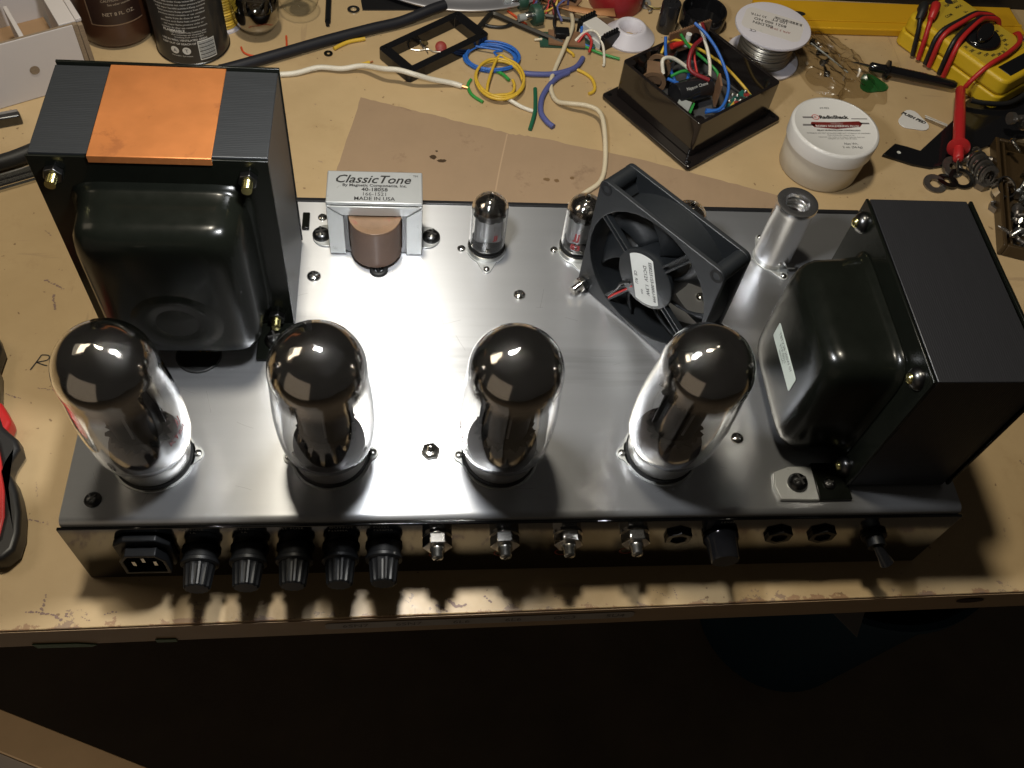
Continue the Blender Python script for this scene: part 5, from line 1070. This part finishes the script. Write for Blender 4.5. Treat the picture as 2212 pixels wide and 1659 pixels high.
# yellow wire spool, upended tube, clear bulb
t = thing('yellow_wire_spool', 'white spool of yellow wire between spray can and upended tube', 'spool', (15, 446, 0)); obj('lower_flange', G().cyl(15, .2, 1.8, 36), M['whitepl'], t); obj('barrel', G().cyl(7, 1.5, 30, 24), M['whitepl'], t); obj('upper_flange', G().cyl(15, 30, 32, 36), M['whitepl'], t)
g = G()
for k in range(12): g.torus(11.5+.4*math.sin(k*1.7), 1.15, 32, 8, T(0, 0, 3.2+k*2.25) @ RX(random.Random(k).uniform(-2, 2)))
obj('wound_wire', g, W['yellow'], t)
wire('white_lead', [(14, 437, 22), (24, 442, 24), (40, 452, 25), (60, 466, 20), (80, 486, 10)], 1.8, W['white'], 'white lead passing above the upended tube')
t = thing('upended_tube', 'large silver domed tube standing upside down at the back', 'vacuum tube', (42.5, 438, 0)); env = [(.01, .4)]+[(17.5*math.cos(R(q_)), 18+17.6*math.sin(R(q_))) for q_ in range(-84, 1, 8)]+[(17.8, 24), (17.8, 40), (17.6, 70), (15, 80), (13, 84)]
obj('glass_envelope', G().lathe(env, 56, None, False, False), M['thinglass'], t); obj('getter_flash', G().lathe([(max(r-.5, .01), z+.3) for r, z in env if z < 26], 56, None, False, False), mat('silver_flash', (.34, .32, .30), .05, 1.0), t)
obj('anode', G().prism(squircle(12, 8, 24, 4), 30, 66), M['anode'], t); obj('base', G().lathe([(14, 82), (14.5, 84), (14.5, 96), (13, 97)], 40), M['rubber'], t)
t = thing('clear_bulb', 'clear round glass bulb standing at the back left', 'bulb', (72, 462, 0)); env = [(.01, .4)]+[(15.5*math.cos(R(q_)), 16+15.6*math.sin(R(q_))) for q_ in range(-84, 41, 8)]+[(11, 32), (10.2, 50)]
obj('glass_envelope', G().lathe(env, 48, None, False, False), M['thinglass'], t); obj('mount', G().lathe([(6, 18), (8, 20), (8, 34), (5, 40)], 24), mat('grey_mount', (.30, .29, .27), .5, .5), t)
# left edge odds and ends
wire('black_cable', [(-140, 270), (-105, 285), (-85, 299), (-70, 308), (-52, 318)], 5.2, M['rubber'], 'thick black cable entering from the left edge', 'cable')
t = thing('metal_strip', 'bright channelled metal strip at the left edge under the black cable', 'strip', (-100, 272, 0), (0, 0, 27)); obj('strip_plate', G().box(-60, 48, -7, 7, .2, 2), M['steel'], t); 
for y in (-5, 0, 5): obj('rib', G().box(-60, 48, y-.8, y+.8, 2, 3.6), M['nickel'], t)
t = thing('metal_clip', 'dark folded metal clip in front of the white carton', 'clip', (-117, 327, 0), (0, 0, 20)); obj('jaw', G().box(-24, 12, -5, 0, .2, 8), M['darksteel'], t, bevel=1); obj('jaw', G().box(-24, 11, .8, 5, .2, 6), M['steel'], t, bevel=1)
# pliers
pw = thing('pliers', 'pliers with red and black rubber handles at the left edge', 'pliers', (-70, 60, 0)); M['grip'] = mat('black_grip', (.015, .015, .016), .42)
g = G().prism([(x+70, y-60) for x, y in ((-62, 90), (-57, 80), (-54, 77), (-48, 72), (-45.5, 66), (-48, 58), (-48.5, 53), (-44, 47), (-40.5, 40), (-37, 30), (-35, 18), (-35.5, 9), (-40, 3.5), (-48, 3), (-50, 9), (-44.5, 15), (-44.6, 27), (-48, 42), (-53, 58), (-57, 68), (-62, 76))], .4, 13); obj('black_handle_grip', g, M['grip'], pw, bevel=3.0, segs=4)
g = G().prism([(x+70, y-60) for x, y in ((-62, 96), (-54, 84), (-56, 70), (-52, 58), (-47, 42), (-43.6, 27), (-43.5, 15), (-52, 9), (-58, 12), (-64, 50), (-68, 96))], .4, 11.5); obj('red_handle_grip', g, mat('red_grip', (.48, .02, .02), .38), pw, bevel=2.0, segs=3)
obj('steel_jaw', G().prism([(x+70, y-60) for x, y in ((-66, 88), (-63, 92), (-69, 118), (-84, 118), (-84, 88))], 1.5, 10), M['darksteel'], pw, bevel=1)
tag(obj('black_tool_handle', G().prism([(x+80, y-120) for x, y in ((-74, 140), (-70, 132), (-70.5, 120), (-73, 108), (-80, 100), (-110, 96), (-110, 146), (-82, 146))], .3, 12), M['grip'], None, (-80, 120, 0), bevel=3, segs=3), 'dark rubber tool end above the pliers at the left edge', 'tool')

# ------------------------------------------------ in the dark under the bench edge
t = thing('storage_bin', 'dim blue plastic bin on the floor below the bench', 'bin', (665, 235, -420)); M['binblue'] = mat('blue_bin', (.009, .04, .068), .7)
obj('bin_wall', G().lathe([(110, -338), (135, 0), (142, 0), (142, -10), (136, -11)], 56, None, True, False), M['binblue'], t)
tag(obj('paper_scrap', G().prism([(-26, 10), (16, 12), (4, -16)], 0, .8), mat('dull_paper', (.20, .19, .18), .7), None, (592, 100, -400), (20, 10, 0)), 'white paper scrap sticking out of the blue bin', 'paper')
t = thing('shelf_board', 'tan wooden board crossing the dark bottom left corner', 'board', (-86, -10, -300), (0, 0, -22.2)); obj('board_top', G().box(-400, 300, -27, 0, -20, 0), M['plank'], t, bevel=1)
tag(obj('grey_panel', G().box(-400, 300, -300, -27.5, -26, -4), M['greyboard'], None, (-86, -10, -300), (0, 0, -22.2)), 'grey panel in the extreme bottom left corner beside the tan board', 'panel')
